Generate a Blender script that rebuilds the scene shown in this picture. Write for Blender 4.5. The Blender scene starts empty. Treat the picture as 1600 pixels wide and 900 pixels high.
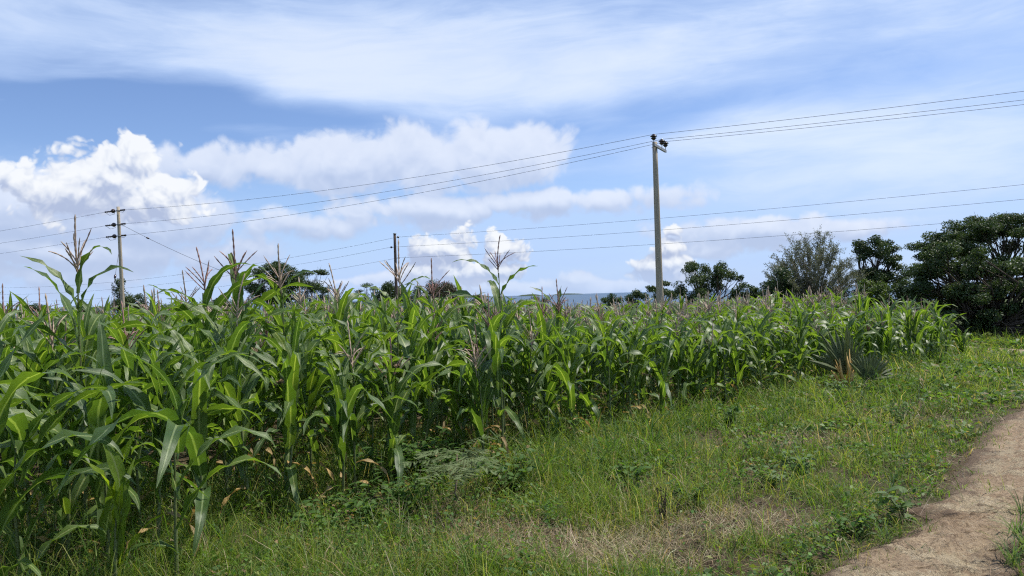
import bpy, math, random
import numpy as np
from mathutils import Matrix, Vector

# ------------------------------------------------------------------ camera
S = bpy.context.scene
COL = S.collection
F_PX = 1178.0                      # focal length in pixels of a 1600 px wide picture
CAM_H = 1.7
PITCH, ROLL = math.radians(0.58), math.radians(-1.7)
cam_d = bpy.data.cameras.new('camera')
cam_d.sensor_width = 36.0
cam_d.lens = 36.0 * F_PX / 1600.0
cam_d.clip_start, cam_d.clip_end = 0.05, 200000.0
cam = bpy.data.objects.new('camera', cam_d)
COL.objects.link(cam)
CAM_R = Matrix.Rotation(math.pi / 2 + PITCH, 3, 'X') @ Matrix.Rotation(ROLL, 3, 'Z')
cam.matrix_world = Matrix.Translation((0, 0, CAM_H)) @ CAM_R.to_4x4()
S.camera = cam


def ray(px, py):
    """direction of the view through a point of the 1600 x 900 photograph"""
    d = CAM_R @ Vector(((px - 800) / F_PX, -(py - 450) / F_PX, -1.0))
    return d.normalized()


def azel(px, py):
    d = ray(px, py)
    return math.atan2(d.x, d.y), math.asin(d.z)


# ------------------------------------------------------------------ light, exposure
SUN_AZ, SUN_EL = math.radians(66), math.radians(60)      # azimuth to the right of the view axis
vs = S.view_settings
vs.view_transform = 'Standard'
vs.look = 'None'
vs.exposure = 0.2
vs.gamma = 1.0
vs.use_curve_mapping = False
S.cycles.max_bounces = 7
S.cycles.diffuse_bounces = 3
S.cycles.glossy_bounces = 2
S.cycles.transmission_bounces = 4
S.cycles.transparent_max_bounces = 4
S.cycles.caustics_reflective = False
S.cycles.caustics_refractive = False
S.cycles.sample_clamp_indirect = 6.0
S.cycles.use_denoising = False
S.cycles.filter_width = 1.2
S.cycles.use_adaptive_sampling = True
S.cycles.adaptive_threshold = 0.02
S.cycles.adaptive_min_samples = 12

sun_d = bpy.data.lights.new('sun', 'SUN')
sun_d.energy = 4.9
sun_d.angle = math.radians(0.55)
sun_d.color = (1.0, 0.955, 0.88)
sun = bpy.data.objects.new('sun', sun_d)
COL.objects.link(sun)
sun_dir = Vector((math.sin(SUN_AZ) * math.cos(SUN_EL), math.cos(SUN_AZ) * math.cos(SUN_EL), math.sin(SUN_EL)))
sun.rotation_euler = sun_dir.to_track_quat('Z', 'Y').to_euler()
sun.location = sun_dir * 60


class NB:
    """short-hand for building node trees"""

    def __init__(self, tree):
        self.t = tree

    def node(self, typ, **kw):
        n = self.t.nodes.new(typ)
        for k, v in kw.items():
            setattr(n, k, v)
        return n

    def put(self, sock, v):
        if isinstance(v, bpy.types.NodeSocket):
            self.t.links.new(v, sock)
        elif v is not None:
            if isinstance(v, (tuple, list)) and len(v) == 3 and sock.type == 'RGBA':
                v = (*v, 1.0)
            sock.default_value = v

    def m(self, op, a, b=None, c=None, clamp=False):
        n = self.node('ShaderNodeMath', operation=op, use_clamp=clamp)
        for i, v in enumerate((a, b, c)):
            self.put(n.inputs[i], v)
        return n.outputs[0]

    def v(self, op, a, b=None, c=None):
        n = self.node('ShaderNodeVectorMath', operation=op)
        for i, x in enumerate((a, b, c)):
            if x is not None:
                self.put(n.inputs[i], x)
        return n.outputs['Value'] if op in ('LENGTH', 'DOT_PRODUCT', 'DISTANCE') else n.outputs[0]

    def step(self, x, lo, hi, a=0.0, b=1.0, smooth=True):
        n = self.node('ShaderNodeMapRange', interpolation_type='SMOOTHSTEP' if smooth else 'LINEAR')
        n.clamp = True
        for i, y in enumerate((x, lo, hi, a, b)):
            self.put(n.inputs[i], y)
        return n.outputs[0]

    def mix(self, fac, a, b, mode='MIX'):
        n = self.node('ShaderNodeMix', data_type='RGBA', blend_type=mode)
        n.clamp_factor = True
        self.put(n.inputs[0], fac)
        self.put(n.inputs[6], a)
        self.put(n.inputs[7], b)
        return n.outputs[2]

    def noise(self, vec, scale, detail=3.0, rough=0.5, color=False, dist=0.0, lac=2.0):
        n = self.node('ShaderNodeTexNoise')
        if vec is not None:
            self.put(n.inputs['Vector'], vec)
        n.inputs['Scale'].default_value = scale
        n.inputs['Detail'].default_value = detail
        n.inputs['Roughness'].default_value = rough
        n.inputs['Lacunarity'].default_value = lac
        n.inputs['Distortion'].default_value = dist
        return n.outputs[1 if color else 0]

    def voro(self, vec, scale, detail=0.0, rough=0.5, smooth=None):
        n = self.node('ShaderNodeTexVoronoi', feature='F1' if smooth is None else 'SMOOTH_F1')
        self.put(n.inputs['Vector'], vec)
        n.inputs['Scale'].default_value = scale
        n.inputs['Detail'].default_value = detail
        n.inputs['Roughness'].default_value = rough
        if smooth is not None:
            n.inputs['Smoothness'].default_value = smooth
        return n.outputs['Distance']


# ------------------------------------------------------------------ world: clear sky, veil cloud, cumulus
world = bpy.data.worlds.new('World')
world.use_nodes = True
wt = world.node_tree
wt.nodes.clear()
world.cycles.sampling_method = 'NONE'
SKY_STRENGTH = 0.1


def px_ellipses(items):
    out = []
    for x, y, rx, ry in items:
        a, e = azel(x, y)
        out.append((a, e, rx / F_PX, ry / F_PX))
    return out


def heap_field(b, uv, ster, ellipses, warp, billow, fbm, vscale, off, band=None):
    """height of heaped cloud over the directions of the sky, and how far it faces the sun"""
    n0 = b.node('ShaderNodeTexNoise', noise_dimensions='2D')
    b.put(n0.inputs['Vector'], ster)
    n0.inputs['Scale'].default_value = vscale * 0.45
    n0.inputs['Detail'].default_value = 4.0
    n0.inputs['Roughness'].default_value = 0.6
    w = b.v('MULTIPLY_ADD', n0.outputs[1], (warp * 1.3, warp, 0), (-warp * 0.65, -warp * 0.5, 0))

    def heights(uvv, dz):
        acc = None
        for a, e, rx, ry in ellipses:
            q = b.v('MULTIPLY_ADD', uvv, (1 / rx, 1 / ry, 0), (-a / rx, -e / ry, 0))
            k = 0.6 + min(rx, ry) * 24
            s = b.m('MULTIPLY_ADD', b.v('LENGTH', q), -k, k)
            acc = s if acc is None else b.m('SMOOTH_MAX', acc, s, 0.2)
        if band is not None:
            acc = b.m('MAXIMUM', acc, band)
        acc = b.m('MINIMUM', acc, 1.3)
        for sc, wt_ in ((0.5, 1.0), (1.1, 0.6), (2.4, 0.34), (5.1, 0.2)):      # rounded heads with creases between
            n = b.node('ShaderNodeTexNoise', noise_dimensions='2D')
            b.put(n.inputs['Vector'], dz)
            n.inputs['Scale'].default_value = vscale * sc
            n.inputs['Detail'].default_value = 0.0
            acc = b.m('MULTIPLY_ADD', b.m('ABSOLUTE', b.m('SUBTRACT', n.outputs[0], 0.5)), 2 * wt_ * billow, acc)
        return acc
    h0 = heights(b.v('ADD', uv, w), b.v('ADD', ster, w))
    h1 = heights(b.v('ADD', b.v('ADD', uv, w), (off[0], -off[1], 0)), b.v('ADD', b.v('ADD', ster, w), off))
    nf = b.node('ShaderNodeTexNoise', noise_dimensions='2D')
    b.put(nf.inputs['Vector'], b.v('ADD', ster, w))
    nf.inputs['Scale'].default_value = vscale * 1.3
    nf.inputs['Detail'].default_value = 5.0
    nf.inputs['Roughness'].default_value = 0.62
    lit = b.m('MULTIPLY_ADD', nf.outputs[0], 0.5, b.m('SUBTRACT', h0, h1))
    h = b.m('MULTIPLY_ADD', nf.outputs[0], fbm, h0)
    return b.m('SUBTRACT', h, 0.47 * billow + 0.5 * fbm), b.m('SUBTRACT', lit, 0.25)


# heaped clouds of the photograph, each ellipse a rough centre and size in its pixels
CUMULUS = px_ellipses([
    (208, 250, 56, 38), (165, 280, 78, 40), (110, 300, 90, 38), (18, 280, 60, 26), (255, 312, 74, 42),
    (665, 388, 34, 28), (712, 388, 38, 34), (690, 424, 66, 32),
    (790, 388, 40, 22), (775, 425, 40, 18),
    (1052, 358, 24, 14), (1048, 386, 30, 22), (1042, 416, 42, 28),
])
BANK = px_ellipses([
    (420, 262, 120, 34), (530, 255, 130, 46), (650, 245, 140, 56), (770, 245, 120, 60), (330, 272, 90, 34),
    (720, 325, 260, 24), (880, 318, 150, 20), (480, 345, 220, 28),
    (1250, 362, 210, 20), (1340, 350, 90, 18), (1120, 390, 120, 20), (70, 335, 190, 56), (250, 350, 160, 56), (120, 392, 300, 44), (60, 425, 260, 24), (1190, 360, 36, 12),
    (850, 446, 320, 12), (905, 432, 30, 12), (965, 440, 50, 11), (520, 440, 180, 12), (340, 425, 110, 16),
])
wb = NB(wt)
tc = wb.node('ShaderNodeTexCoord')
D = tc.outputs['Generated']
sky = wb.node('ShaderNodeTexSky', sky_type='NISHITA')
sky.sun_disc = False
sky.sun_elevation = SUN_EL
sky.sun_rotation = SUN_AZ
sky.altitude = 1150
sky.air_density = 1.0
sky.dust_density = 0.6
sky.ozone_density = 1.6
sep = wb.node('ShaderNodeSeparateXYZ')
wb.put(sep.inputs[0], D)
EL = wb.m('ARCSINE', sep.outputs[2])
AZ = wb.m('ARCTAN2', sep.outputs[0], sep.outputs[1])
cuv = wb.node('ShaderNodeCombineXYZ')
wb.put(cuv.inputs[0], AZ)
wb.put(cuv.inputs[1], EL)

ax = wb.m('ADD', sep.outputs[2], 1.0)
ster = wb.v('DIVIDE', D, None)
ster_node = ster.node
for i in range(1):
    cx = wb.node('ShaderNodeCombineXYZ')
    for j in range(3):
        wb.put(cx.inputs[j], ax)
    wb.put(ster_node.inputs[1], cx.outputs[0])
STER = wb.v('MULTIPLY', ster, (1, 1, 0))

# high veil: streaked noise everywhere, thicker and thinner where the photograph has it so
stretch = wb.v('MULTIPLY', D, (1.0, 1.0, 3.4))
tilt = wb.node('ShaderNodeVectorRotate', rotation_type='EULER_XYZ')
wb.put(tilt.inputs[0], stretch)
tilt.inputs['Rotation'].default_value = (0.0, 0.16, 0.3)
vw = wb.v('MULTIPLY', wb.v('SUBTRACT', wb.noise(tilt.outputs[0], 2.6, 3, 0.5, color=True), (0.5, 0.5, 0.5)), (0.32, 0.32, 0.32))
vp = wb.v('ADD', tilt.outputs[0], vw)
n1 = wb.noise(vp, 2.6, 6, 0.56)
n2 = wb.noise(wb.v('MULTIPLY', vp, (1, 1, 2.2)), 9.0, 6, 0.62)
veil = wb.m('ADD', wb.m('MULTIPLY', wb.m('SUBTRACT', n1, 0.5), 3.4), wb.m('MULTIPLY', wb.m('SUBTRACT', n2, 0.5), 1.1))
veil = wb.m('ADD', veil, 0.42)
uvw = wb.v('ADD', cuv.outputs[0], wb.v('MULTIPLY', vw, (0.7, 0.42, 0.0)))
for x, y, rx, ry, amp in [
        (190, 190, 300, 66, -2.0), (50, 128, 170, 34, -1.1), (330, 150, 130, 36, -0.7), (470, 196, 150, 26, -0.6), (500, 120, 200, 46, 0.5), (860, 155, 200, 30, 0.5), (700, 190, 170, 14, 0.4), (990, 188, 180, 26, -1.0), (1290, 132, 190, 26, -0.45),
        (800, 300, 330, 26, -1.2), (560, 375, 170, 30, -0.6), (930, 245, 90, 45, -0.6),
        (1440, 385, 120, 30, -0.6), (1000, 50, 750, 110, 0.45), (620, 120, 260, 60, 0.5), (1330, 240, 330, 60, 1.15), (1350, 310, 330, 46, 0.7), (620, 70, 380, 60, 0.4), (560, 150, 130, 22, 0.5),
        (200, 24, 320, 46, 0.5), (980, 120, 220, 34, 0.6), (30, 138, 40, 8, 1.1), (370, 211, 150, 9, 0.75), (50, 100, 60, 14, 0.6)]:
    a, e = azel(x, y)
    q = wb.v('MULTIPLY', wb.v('SUBTRACT', uvw, (a, e, 0)), (F_PX / rx, F_PX / ry, 0))
    gss = wb.m('EXPONENT', wb.m('MULTIPLY', wb.m('POWER', wb.v('LENGTH', q), 2.0), -1.0))
    veil = wb.m('MULTIPLY_ADD', gss, amp, veil)
veil_f = wb.step(veil, -0.75, 1.4)
veil_w = wb.step(veil, 0.55, 2.1)
hz = wb.step(EL, 0.0, 0.2, 0.72, 0.0)               # milky air low over the lake
K = 1.0 / SKY_STRENGTH
blue = wb.mix(1.0, sky.outputs[0], (1.03, 1.10, 1.30), 'MULTIPLY')
base = wb.mix(wb.m('MULTIPLY', veil_f, 0.84), blue, wb.mix(veil_w, (0.49 * K, 0.63 * K, 0.90 * K), (0.72 * K, 0.80 * K, 0.93 * K)))
base = wb.mix(hz, base, (0.40 * K, 0.55 * K, 0.86 * K))


def heap(field, base, soft, opac, lit, mid, dark, gain, lo_el, hi_el):
    h0, sun_f = field
    mask = wb.m('MULTIPLY', wb.step(h0, 0.0, soft), opac)
    sh = wb.m('MULTIPLY_ADD', sun_f, gain, wb.step(EL, lo_el, hi_el, 0.12, 0.62))
    sh = wb.m('MULTIPLY_ADD', wb.m('MINIMUM', h0, 1.2), -0.14, sh)
    c = wb.mix(wb.step(sh, -0.25, 0.5), dark, mid)
    c = wb.mix(wb.step(sh, 0.15, 0.95), c, lit)
    low = wb.step(EL, 0.0, 0.05, 0.45, 1.0)
    return wb.mix(wb.m('MULTIPLY', mask, low), base, c)


# the same sort of heaped cloud goes on round the rest of the horizon
bn = wb.m('MULTIPLY_ADD', wb.noise(wb.v('MULTIPLY', D, (1, 1, 1.6)), 5.0, 2, 0.5), 5.0, -2.6)
bn = wb.m('MULTIPLY_ADD', wb.m('ABSOLUTE', wb.m('SUBTRACT', EL, 0.11)), -9.0, bn)
BAND = wb.m('ADD', bn, wb.step(wb.m('ABSOLUTE', AZ), 0.72, 0.9, -6.0, 0.0))
kk = lambda c: tuple(x * K for x in c)
FB = heap_field(wb, cuv.outputs[0], STER, BANK, 0.045, 0.95, 1.1, 15.0, (0.004, -0.014, 0))
FC = heap_field(wb, cuv.outputs[0], STER, CUMULUS, 0.026, 1.15, 0.6, 26.0, (0.004, -0.009, 0), BAND)
base = heap(FB, base, 0.62, 0.84, kk((0.72, 0.77, 0.88)), kk((0.57, 0.64, 0.80)), kk((0.42, 0.50, 0.69)), 0.6, 0.04, 0.20)
base = heap(FC, base, 0.34, 0.95, kk((0.83, 0.85, 0.88)), kk((0.62, 0.67, 0.78)), kk((0.39, 0.46, 0.64)), 1.05, 0.03, 0.19)
bg = wb.node('ShaderNodeBackground')
wb.put(bg.inputs[0], base)
bg.inputs[1].default_value = SKY_STRENGTH
wo = wb.node('ShaderNodeOutputWorld')
wt.links.new(bg.outputs[0], wo.inputs[0])
S.world = world

# ------------------------------------------------------------------ mesh helpers
def new_mesh(name, verts, faces, mats, smooth=True, uv=None, col=None):
    """faces: (n,3) or (n,4) array, or a list of tuples"""
    me = bpy.data.meshes.new(name)
    verts = np.asarray(verts, dtype=np.float32).reshape(-1, 3)
    if isinstance(faces, np.ndarray):
        k = faces.shape[1]
        me.vertices.add(len(verts))
        me.vertices.foreach_set('co', verts.ravel())
        me.loops.add(faces.size)
        me.loops.foreach_set('vertex_index', faces.astype(np.int32).ravel())
        me.polygons.add(len(faces))
        me.polygons.foreach_set('loop_start', np.arange(0, faces.size, k, dtype=np.int32))
        me.polygons.foreach_set('loop_total', np.full(len(faces), k, dtype=np.int32))
        me.update(calc_edges=True)
    else:
        me.from_pydata([tuple(v) for v in verts.tolist()], [], faces)
    if smooth:
        me.polygons.foreach_set('use_smooth', np.ones(len(me.polygons), dtype=bool))
    if uv is not None:                                   # one uv per vertex
        lay = me.uv_layers.new(name='UVMap')
        idx = np.empty(len(me.loops), dtype=np.int32)
        me.loops.foreach_get('vertex_index', idx)
        lay.data.foreach_set('uv', np.asarray(uv, dtype=np.float32)[idx].ravel())
    if col is not None:
        at = me.attributes.new('tint', 'FLOAT_COLOR', 'POINT')
        c = np.ones((len(verts), 4), dtype=np.float32)
        c[:, :3] = col
        at.data.foreach_set('color', c.ravel())
    for m in (mats if isinstance(mats, (list, tuple)) else [mats]):
        me.materials.append(m)
    me.validate()
    me.update()
    return me


def link(name, data, parent=None, loc=None, rot=None, scale=None):
    o = bpy.data.objects.new(name, data)
    COL.objects.link(o)
    if parent is not None:
        o.parent = parent
    if loc is not None:
        o.location = loc
    if rot is not None:
        o.rotation_euler = rot
    if scale is not None:
        o.scale = scale
    return o


def tag(o, label=None, category=None, group=None, kind=None):
    for k, v in (('label', label), ('category', category), ('group', group), ('kind', kind)):
        if v:
            o[k] = v
    return o


def empty(name, loc, label, category, group=None, rz=0.0):
    o = link(name, None, loc=loc, rot=(0, 0, rz))
    o.empty_display_size = 0.2
    return tag(o, label, category, group)


class Geo:
    """collects shapes that belong to ONE mesh"""

    def __init__(self):
        self.v, self.f, self.n = [], [], 0

    def add(self, verts, faces):
        verts = np.asarray(verts, dtype=float).reshape(-1, 3)
        self.v.append(verts)
        self.f += [tuple(int(i) + self.n for i in f) for f in faces]
        self.n += len(verts)
        return self

    def tube(self, pts, radii, sides=6, cap=True, flat=None):
        pts = np.asarray(pts, dtype=float)
        n = len(pts)
        radii = np.broadcast_to(np.asarray(radii, dtype=float), (n,))
        tan = np.gradient(pts, axis=0)
        tan /= np.linalg.norm(tan, axis=1)[:, None] + 1e-9
        ref = np.array((0.31, 0.95, 0.05)) if abs(tan[0][2]) > 0.5 else np.array((0.05, 0.1, 1.0))
        vs_, fs = [], []
        for i in range(n):
            a = np.cross(tan[i], ref)
            a /= np.linalg.norm(a) + 1e-9
            b = np.cross(tan[i], a)
            for k in range(sides):
                t = 2 * math.pi * k / sides
                vs_.append(pts[i] + radii[i] * (math.cos(t) * a + math.sin(t) * b))
        for i in range(n - 1):
            for k in range(sides):
                k2 = (k + 1) % sides
                fs.append((i * sides + k, i * sides + k2, (i + 1) * sides + k2, (i + 1) * sides + k))
        if cap:
            fs.append(tuple(range(sides))[::-1])
            fs.append(tuple((n - 1) * sides + k for k in range(sides)))
        return self.add(vs_, fs)

    def lathe(self, prof, axis_o, axis_d=(0, 0, 1), sides=14):
        """prof: (radius, height) pairs along the axis"""
        d = np.array(axis_d, dtype=float)
        d /= np.linalg.norm(d)
        a = np.cross(d, (1, 0, 0) if abs(d[0]) < 0.8 else (0, 1, 0))
        a /= np.linalg.norm(a)
        b = np.cross(d, a)
        vs_, fs = [], []
        for r, h in prof:
            for k in range(sides):
                t = 2 * math.pi * k / sides
                vs_.append(np.array(axis_o) + d * h + max(r, 1e-4) * (math.cos(t) * a + math.sin(t) * b))
        for i in range(len(prof) - 1):
            for k in range(sides):
                k2 = (k + 1) % sides
                fs.append((i * sides + k, i * sides + k2, (i + 1) * sides + k2, (i + 1) * sides + k))
        fs.append(tuple(range(sides))[::-1])
        fs.append(tuple((len(prof) - 1) * sides + k for k in range(sides)))
        return self.add(vs_, fs)

    def box(self, c, ax, ay, az):
        """centre and three half-axis vectors"""
        c, ax, ay, az = (np.array(q, dtype=float) for q in (c, ax, ay, az))
        vs_ = [c + sx * ax + sy * ay + sz * az for sz in (-1, 1) for sy in (-1, 1) for sx in (-1, 1)]
        return self.add(vs_, [(0, 2, 3, 1), (4, 5, 7, 6), (0, 1, 5, 4), (2, 6, 7, 3), (0, 4, 6, 2), (1, 3, 7, 5)])

    def build(self, name, mat, parent=None, smooth=True, **kw):
        return link(name, self.mesh(name, mat, smooth), parent, **kw)

    def mesh(self, name, mat, smooth=True):
        return new_mesh(name, np.concatenate(self.v), self.f, mat, smooth)


# ------------------------------------------------------------------ materials
def material(name):
    m = bpy.data.materials.new(name)
    m.use_nodes = True
    t = m.node_tree
    t.nodes.clear()
    b = NB(t)
    out = b.node('ShaderNodeOutputMaterial')
    return m, b, out


def principled(b, out, col, rough=0.8, spec=0.3, bump=None, bump_d=0.02, bump_s=0.6):
    p = b.node('ShaderNodeBsdfPrincipled')
    b.put(p.inputs['Base Color'], col)
    b.put(p.inputs['Roughness'], rough)
    b.put(p.inputs['Specular IOR Level'], spec)
    if bump is not None:
        bn_ = b.node('ShaderNodeBump')
        bn_.inputs['Distance'].default_value = bump_d
        bn_.inputs['Strength'].default_value = bump_s
        b.put(bn_.inputs['Height'], bump)
        b.put(p.inputs['Normal'], bn_.outputs[0])
    b.t.links.new(p.outputs[0], out.inputs[0])
    return p


def world_pos(b):
    return b.node('ShaderNodeNewGeometry').outputs['Position']


def leaf_material(name, c1, c2, rough=0.5, spec=0.35, trans=0.3, tcol=None, scale=2.0, tint=False, midrib=None, stripes=False):
    """thin leaf: glossy skin over a diffuse and a see-through-light layer"""
    m, b, out = material(name)
    n = b.noise(world_pos(b), scale, 3, 0.6)
    if tint:
        at = b.node('ShaderNodeAttribute', attribute_name='tint')
        col = b.mix(b.step(n, 0.3, 0.7, 0.0, 0.35), at.outputs['Color'], b.mix(1.0, at.outputs['Color'], (0.75, 0.8, 0.7), 'MULTIPLY'))
    else:
        col = b.mix(b.step(n, 0.32, 0.68), c1, c2)
    bump = None
    if midrib or stripes:
        uvn = b.node('ShaderNodeUVMap')
        sp = b.node('ShaderNodeSeparateXYZ')
        b.put(sp.inputs[0], uvn.outputs[0])
        dist = b.m('ABSOLUTE', b.m('SUBTRACT', sp.outputs[0], 0.5))
        sv = b.v('MULTIPLY', uvn.outputs[0], (1.0, 0.02, 0.0))
        st = b.noise(sv, 26.0, 2, 0.6)
        col = b.mix(b.step(st, 0.4, 0.75, 0.0, 0.22), col, b.mix(1.0, col, (1.5, 1.45, 1.35), 'MULTIPLY'))
        col = b.mix(b.step(dist, 0.035, 0.085, 0.8, 0.0), col, midrib)
        rnd = b.node('ShaderNodeObjectInfo').outputs['Random']
        col = b.mix(b.step(rnd, 0.0, 1.0, 0.0, 1.0, smooth=False), b.mix(1.0, col, (0.82, 0.84, 0.95), 'MULTIPLY'), b.mix(1.0, col, (1.30, 1.18, 0.9), 'MULTIPLY'))
        blot = b.noise(world_pos(b), 14.0, 4, 0.7)
        col = b.mix(b.step(blot, 0.64, 0.78, 0.0, 0.5), col, (0.22, 0.2, 0.07))
        bump = st
    p = principled(b, out, col, rough, spec, bump, 0.004, 0.35)
    tr = b.node('ShaderNodeBsdfTranslucent')
    b.put(tr.inputs[0], b.mix(1.0, col, tcol or (1.9, 2.0, 0.9), 'MULTIPLY'))
    mx = b.node('ShaderNodeMixShader')
    mx.inputs[0].default_value = trans
    b.t.links.new(p.outputs[0], mx.inputs[1])
    b.t.links.new(tr.outputs[0], mx.inputs[2])
    b.t.links.new(mx.outputs[0], out.inputs[0])
    return m


def rough_material(name, c1, c2, scale, rough=0.85, spec=0.2, bump_d=0.02, stretch=(1, 1, 1), detail=5):
    m, b, out = material(name)
    co = b.node('ShaderNodeTexCoord').outputs['Object']
    n = b.noise(b.v('MULTIPLY', co, stretch), scale, detail, 0.65)
    principled(b, out, b.mix(b.step(n, 0.3, 0.7), c1, c2), rough, spec, n, bump_d)
    return m


M = {}
# soil under the grass: damp brown with old straw
m, b, out = material('soil')
wp = world_pos(b)
n = b.noise(wp, 1.3, 6, 0.6)
n2 = b.noise(wp, 22.0, 5, 0.7)
c = b.mix(b.step(n, 0.35, 0.65), (0.060, 0.042, 0.026), (0.115, 0.085, 0.052))
c = b.mix(b.step(n2, 0.5, 0.72, 0, 0.6), c, (0.17, 0.135, 0.08))
g = b.noise(wp, 0.5, 4, 0.6)
far = b.step(b.v('LENGTH', wp), 14.0, 30.0)
c = b.mix(b.m('MAXIMUM', b.m('MULTIPLY', far, 0.85), b.step(g, 0.45, 0.6, 0, 0.35)), c, (0.060, 0.085, 0.028))
principled(b, out, c, 0.95, 0.1, b.m('ADD', n2, b.m('MULTIPLY', n, 0.6)), 0.05, 0.9)
M['soil'] = m
# trodden clay of the track: tan crust, brown damp borders, pale scuffed patches
m, b, out = material('track_clay')
wp = world_pos(b)
uvn = b.node('ShaderNodeUVMap')
sp = b.node('ShaderNodeSeparateXYZ')
b.put(sp.inputs[0], uvn.outputs[0])
n = b.noise(wp, 1.0, 6, 0.66)
nf = b.noise(b.v('MULTIPLY', wp, (1.0, 1.7, 1.0)), 26.0, 6, 0.8)
nm = b.noise(wp, 4.2, 8, 0.74)
cr = b.noise(b.v('ADD', wp, (7.3, 1.9, 0.0)), 1.9, 8, 0.72)
c = b.mix(b.step(n, 0.38, 0.62), (0.29, 0.205, 0.130), (0.40, 0.30, 0.192))
c = b.mix(b.step(cr, 0.50, 0.56, 0, 0.8), c, (0.47, 0.385, 0.25))
c = b.mix(b.step(nm, 0.47, 0.36, 0, 0.75), c, (0.17, 0.118, 0.078))
c = b.mix(b.step(nm, 0.57, 0.64, 0, 0.5), c, (0.43, 0.345, 0.23))
ng = b.noise(wp, 95.0, 4, 0.7)
c = b.mix(b.step(nf, 0.53, 0.60, 0, 0.7), c, (0.14, 0.098, 0.064))
c = b.mix(b.step(nf, 0.45, 0.38, 0, 0.5), c, (0.50, 0.41, 0.28))
c = b.mix(b.step(ng, 0.54, 0.66, 0, 0.6), c, (0.13, 0.092, 0.06))
edge = b.m('ADD', b.m('ABSOLUTE', b.m('SUBTRACT', sp.outputs[0], 0.5)), b.m('MULTIPLY', b.m('SUBTRACT', nm, 0.5), 0.75))
c = b.mix(b.step(edge, 0.24, 0.43, 0, 0.9), c, (0.135, 0.096, 0.066))
principled(b, out, c, 0.95, 0.12, b.m('ADD', b.m('MULTIPLY', nf, 0.45), b.m('ADD', nm, b.m('MULTIPLY', b.step(cr, 0.52, 0.60), 0.25))), 0.05, 1.0)
M['clay'] = m
# lake
m, b, out = material('lake_water')
wp = world_pos(b)
wn = b.noise(b.v('MULTIPLY', wp, (0.25, 0.6, 1)), 0.5, 4, 0.6)
big = b.noise(b.v('MULTIPLY', wp, (0.0006, 0.0022, 1)), 1.0, 4, 0.6)
principled(b, out, b.mix(big, (0.06, 0.10, 0.165), (0.09, 0.14, 0.20)), 0.5, 0.12, wn, 0.5, 0.8)
M['lake'] = m

M['pole'] = rough_material('weathered_pole', (0.31, 0.255, 0.185), (0.45, 0.38, 0.285), 3.0, 0.9, 0.15, 0.01, (6, 6, 0.5))
M['dark_pole'] = rough_material('creosote_pole', (0.085, 0.058, 0.045), (0.16, 0.115, 0.088), 4.0, 0.9, 0.15, 0.01, (6, 6, 0.5))
M['porcelain'] = rough_material('brown_porcelain', (0.030, 0.016, 0.013), (0.045, 0.022, 0.018), 8.0, 0.22, 0.6, 0.0)
M['steel'] = rough_material('galvanised_steel', (0.20, 0.205, 0.21), (0.30, 0.30, 0.30), 9.0, 0.55, 0.4, 0.002)
M['wire'] = rough_material('aluminium_wire', (0.045, 0.047, 0.052), (0.07, 0.07, 0.075), 5.0, 0.6, 0.3, 0.0)
M['bark'] = rough_material('bark', (0.055, 0.044, 0.034), (0.11, 0.09, 0.07), 5.0, 0.95, 0.1, 0.03, (3, 3, 0.7))
M['pale_bark'] = rough_material('pale_bark', (0.22, 0.19, 0.16), (0.33, 0.29, 0.25), 5.0, 0.9, 0.15, 0.02, (3, 3, 0.7))
M['tree_dark'] = leaf_material('dark_leaf', (0.034, 0.058, 0.021), (0.066, 0.098, 0.034), 0.52, 0.26, 0.2, scale=0.8)
M['tree_mid'] = leaf_material('mid_leaf', (0.035, 0.062, 0.022), (0.060, 0.092, 0.030), 0.5, 0.35, 0.2, scale=0.8)
M['tree_grey'] = leaf_material('grey_leaf', (0.115, 0.13, 0.075), (0.175, 0.185, 0.115), 0.6, 0.25, 0.25, (1.4, 1.4, 1.0), scale=0.8)
M['tree_brown'] = leaf_material('brown_leaf', (0.068, 0.066, 0.036), (0.11, 0.095, 0.055), 0.6, 0.25, 0.2, (1.3, 1.3, 0.9), scale=0.8)
M['tree_fresh'] = leaf_material('fresh_leaf', (0.055, 0.090, 0.022), (0.090, 0.13, 0.032), 0.5, 0.3, 0.3, scale=0.8)
M['far_wood'] = leaf_material('far_wood_leaf', (0.030, 0.048, 0.022), (0.050, 0.072, 0.030), 0.7, 0.2, 0.1, scale=0.05)


# ------------------------------------------------------------------ the lie of the land
LAKE_Z = -22.0


def terrain(x, y):
    x, y = np.asarray(x, dtype=float), np.asarray(y, dtype=float)
    s = (y - 9.0 - 0.55 * x) / 3.0
    soft = np.where(s > 30, s, np.log1p(np.exp(np.minimum(s, 30)))) * 3.0
    z = -0.030 * soft
    r2 = x * x + y * y
    bumps = 0.028 * np.sin(1.9 * x + 0.6 * y) * np.sin(1.4 * y - 0.5 * x + 1.0) + 0.014 * np.sin(4.3 * x - 1.1 * y + 2.0) * np.sin(3.7 * y + 0.4)
    z = z + bumps * np.exp(-r2 / 900.0)
    return np.maximum(z, -27.0)


def TZ(x, y):
    return float(terrain(x, y))


def at_px(px, py, d):
    """world point seen at a pixel, d metres in front"""
    r = ray(px, py)
    k = d / r.y
    return Vector((r.x * k, d, CAM_H + r.z * k))


def ground_px(px, py):
    """where the view through a pixel meets the ground"""
    r = ray(px, py)
    t = 1.0
    for i in range(400):
        p = r * t
        h = CAM_H + p.z - TZ(p.x, p.y)
        if h < 0.002:
            break
        t += max(h * 0.8, 0.002)
    return p.x, p.y


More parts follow.
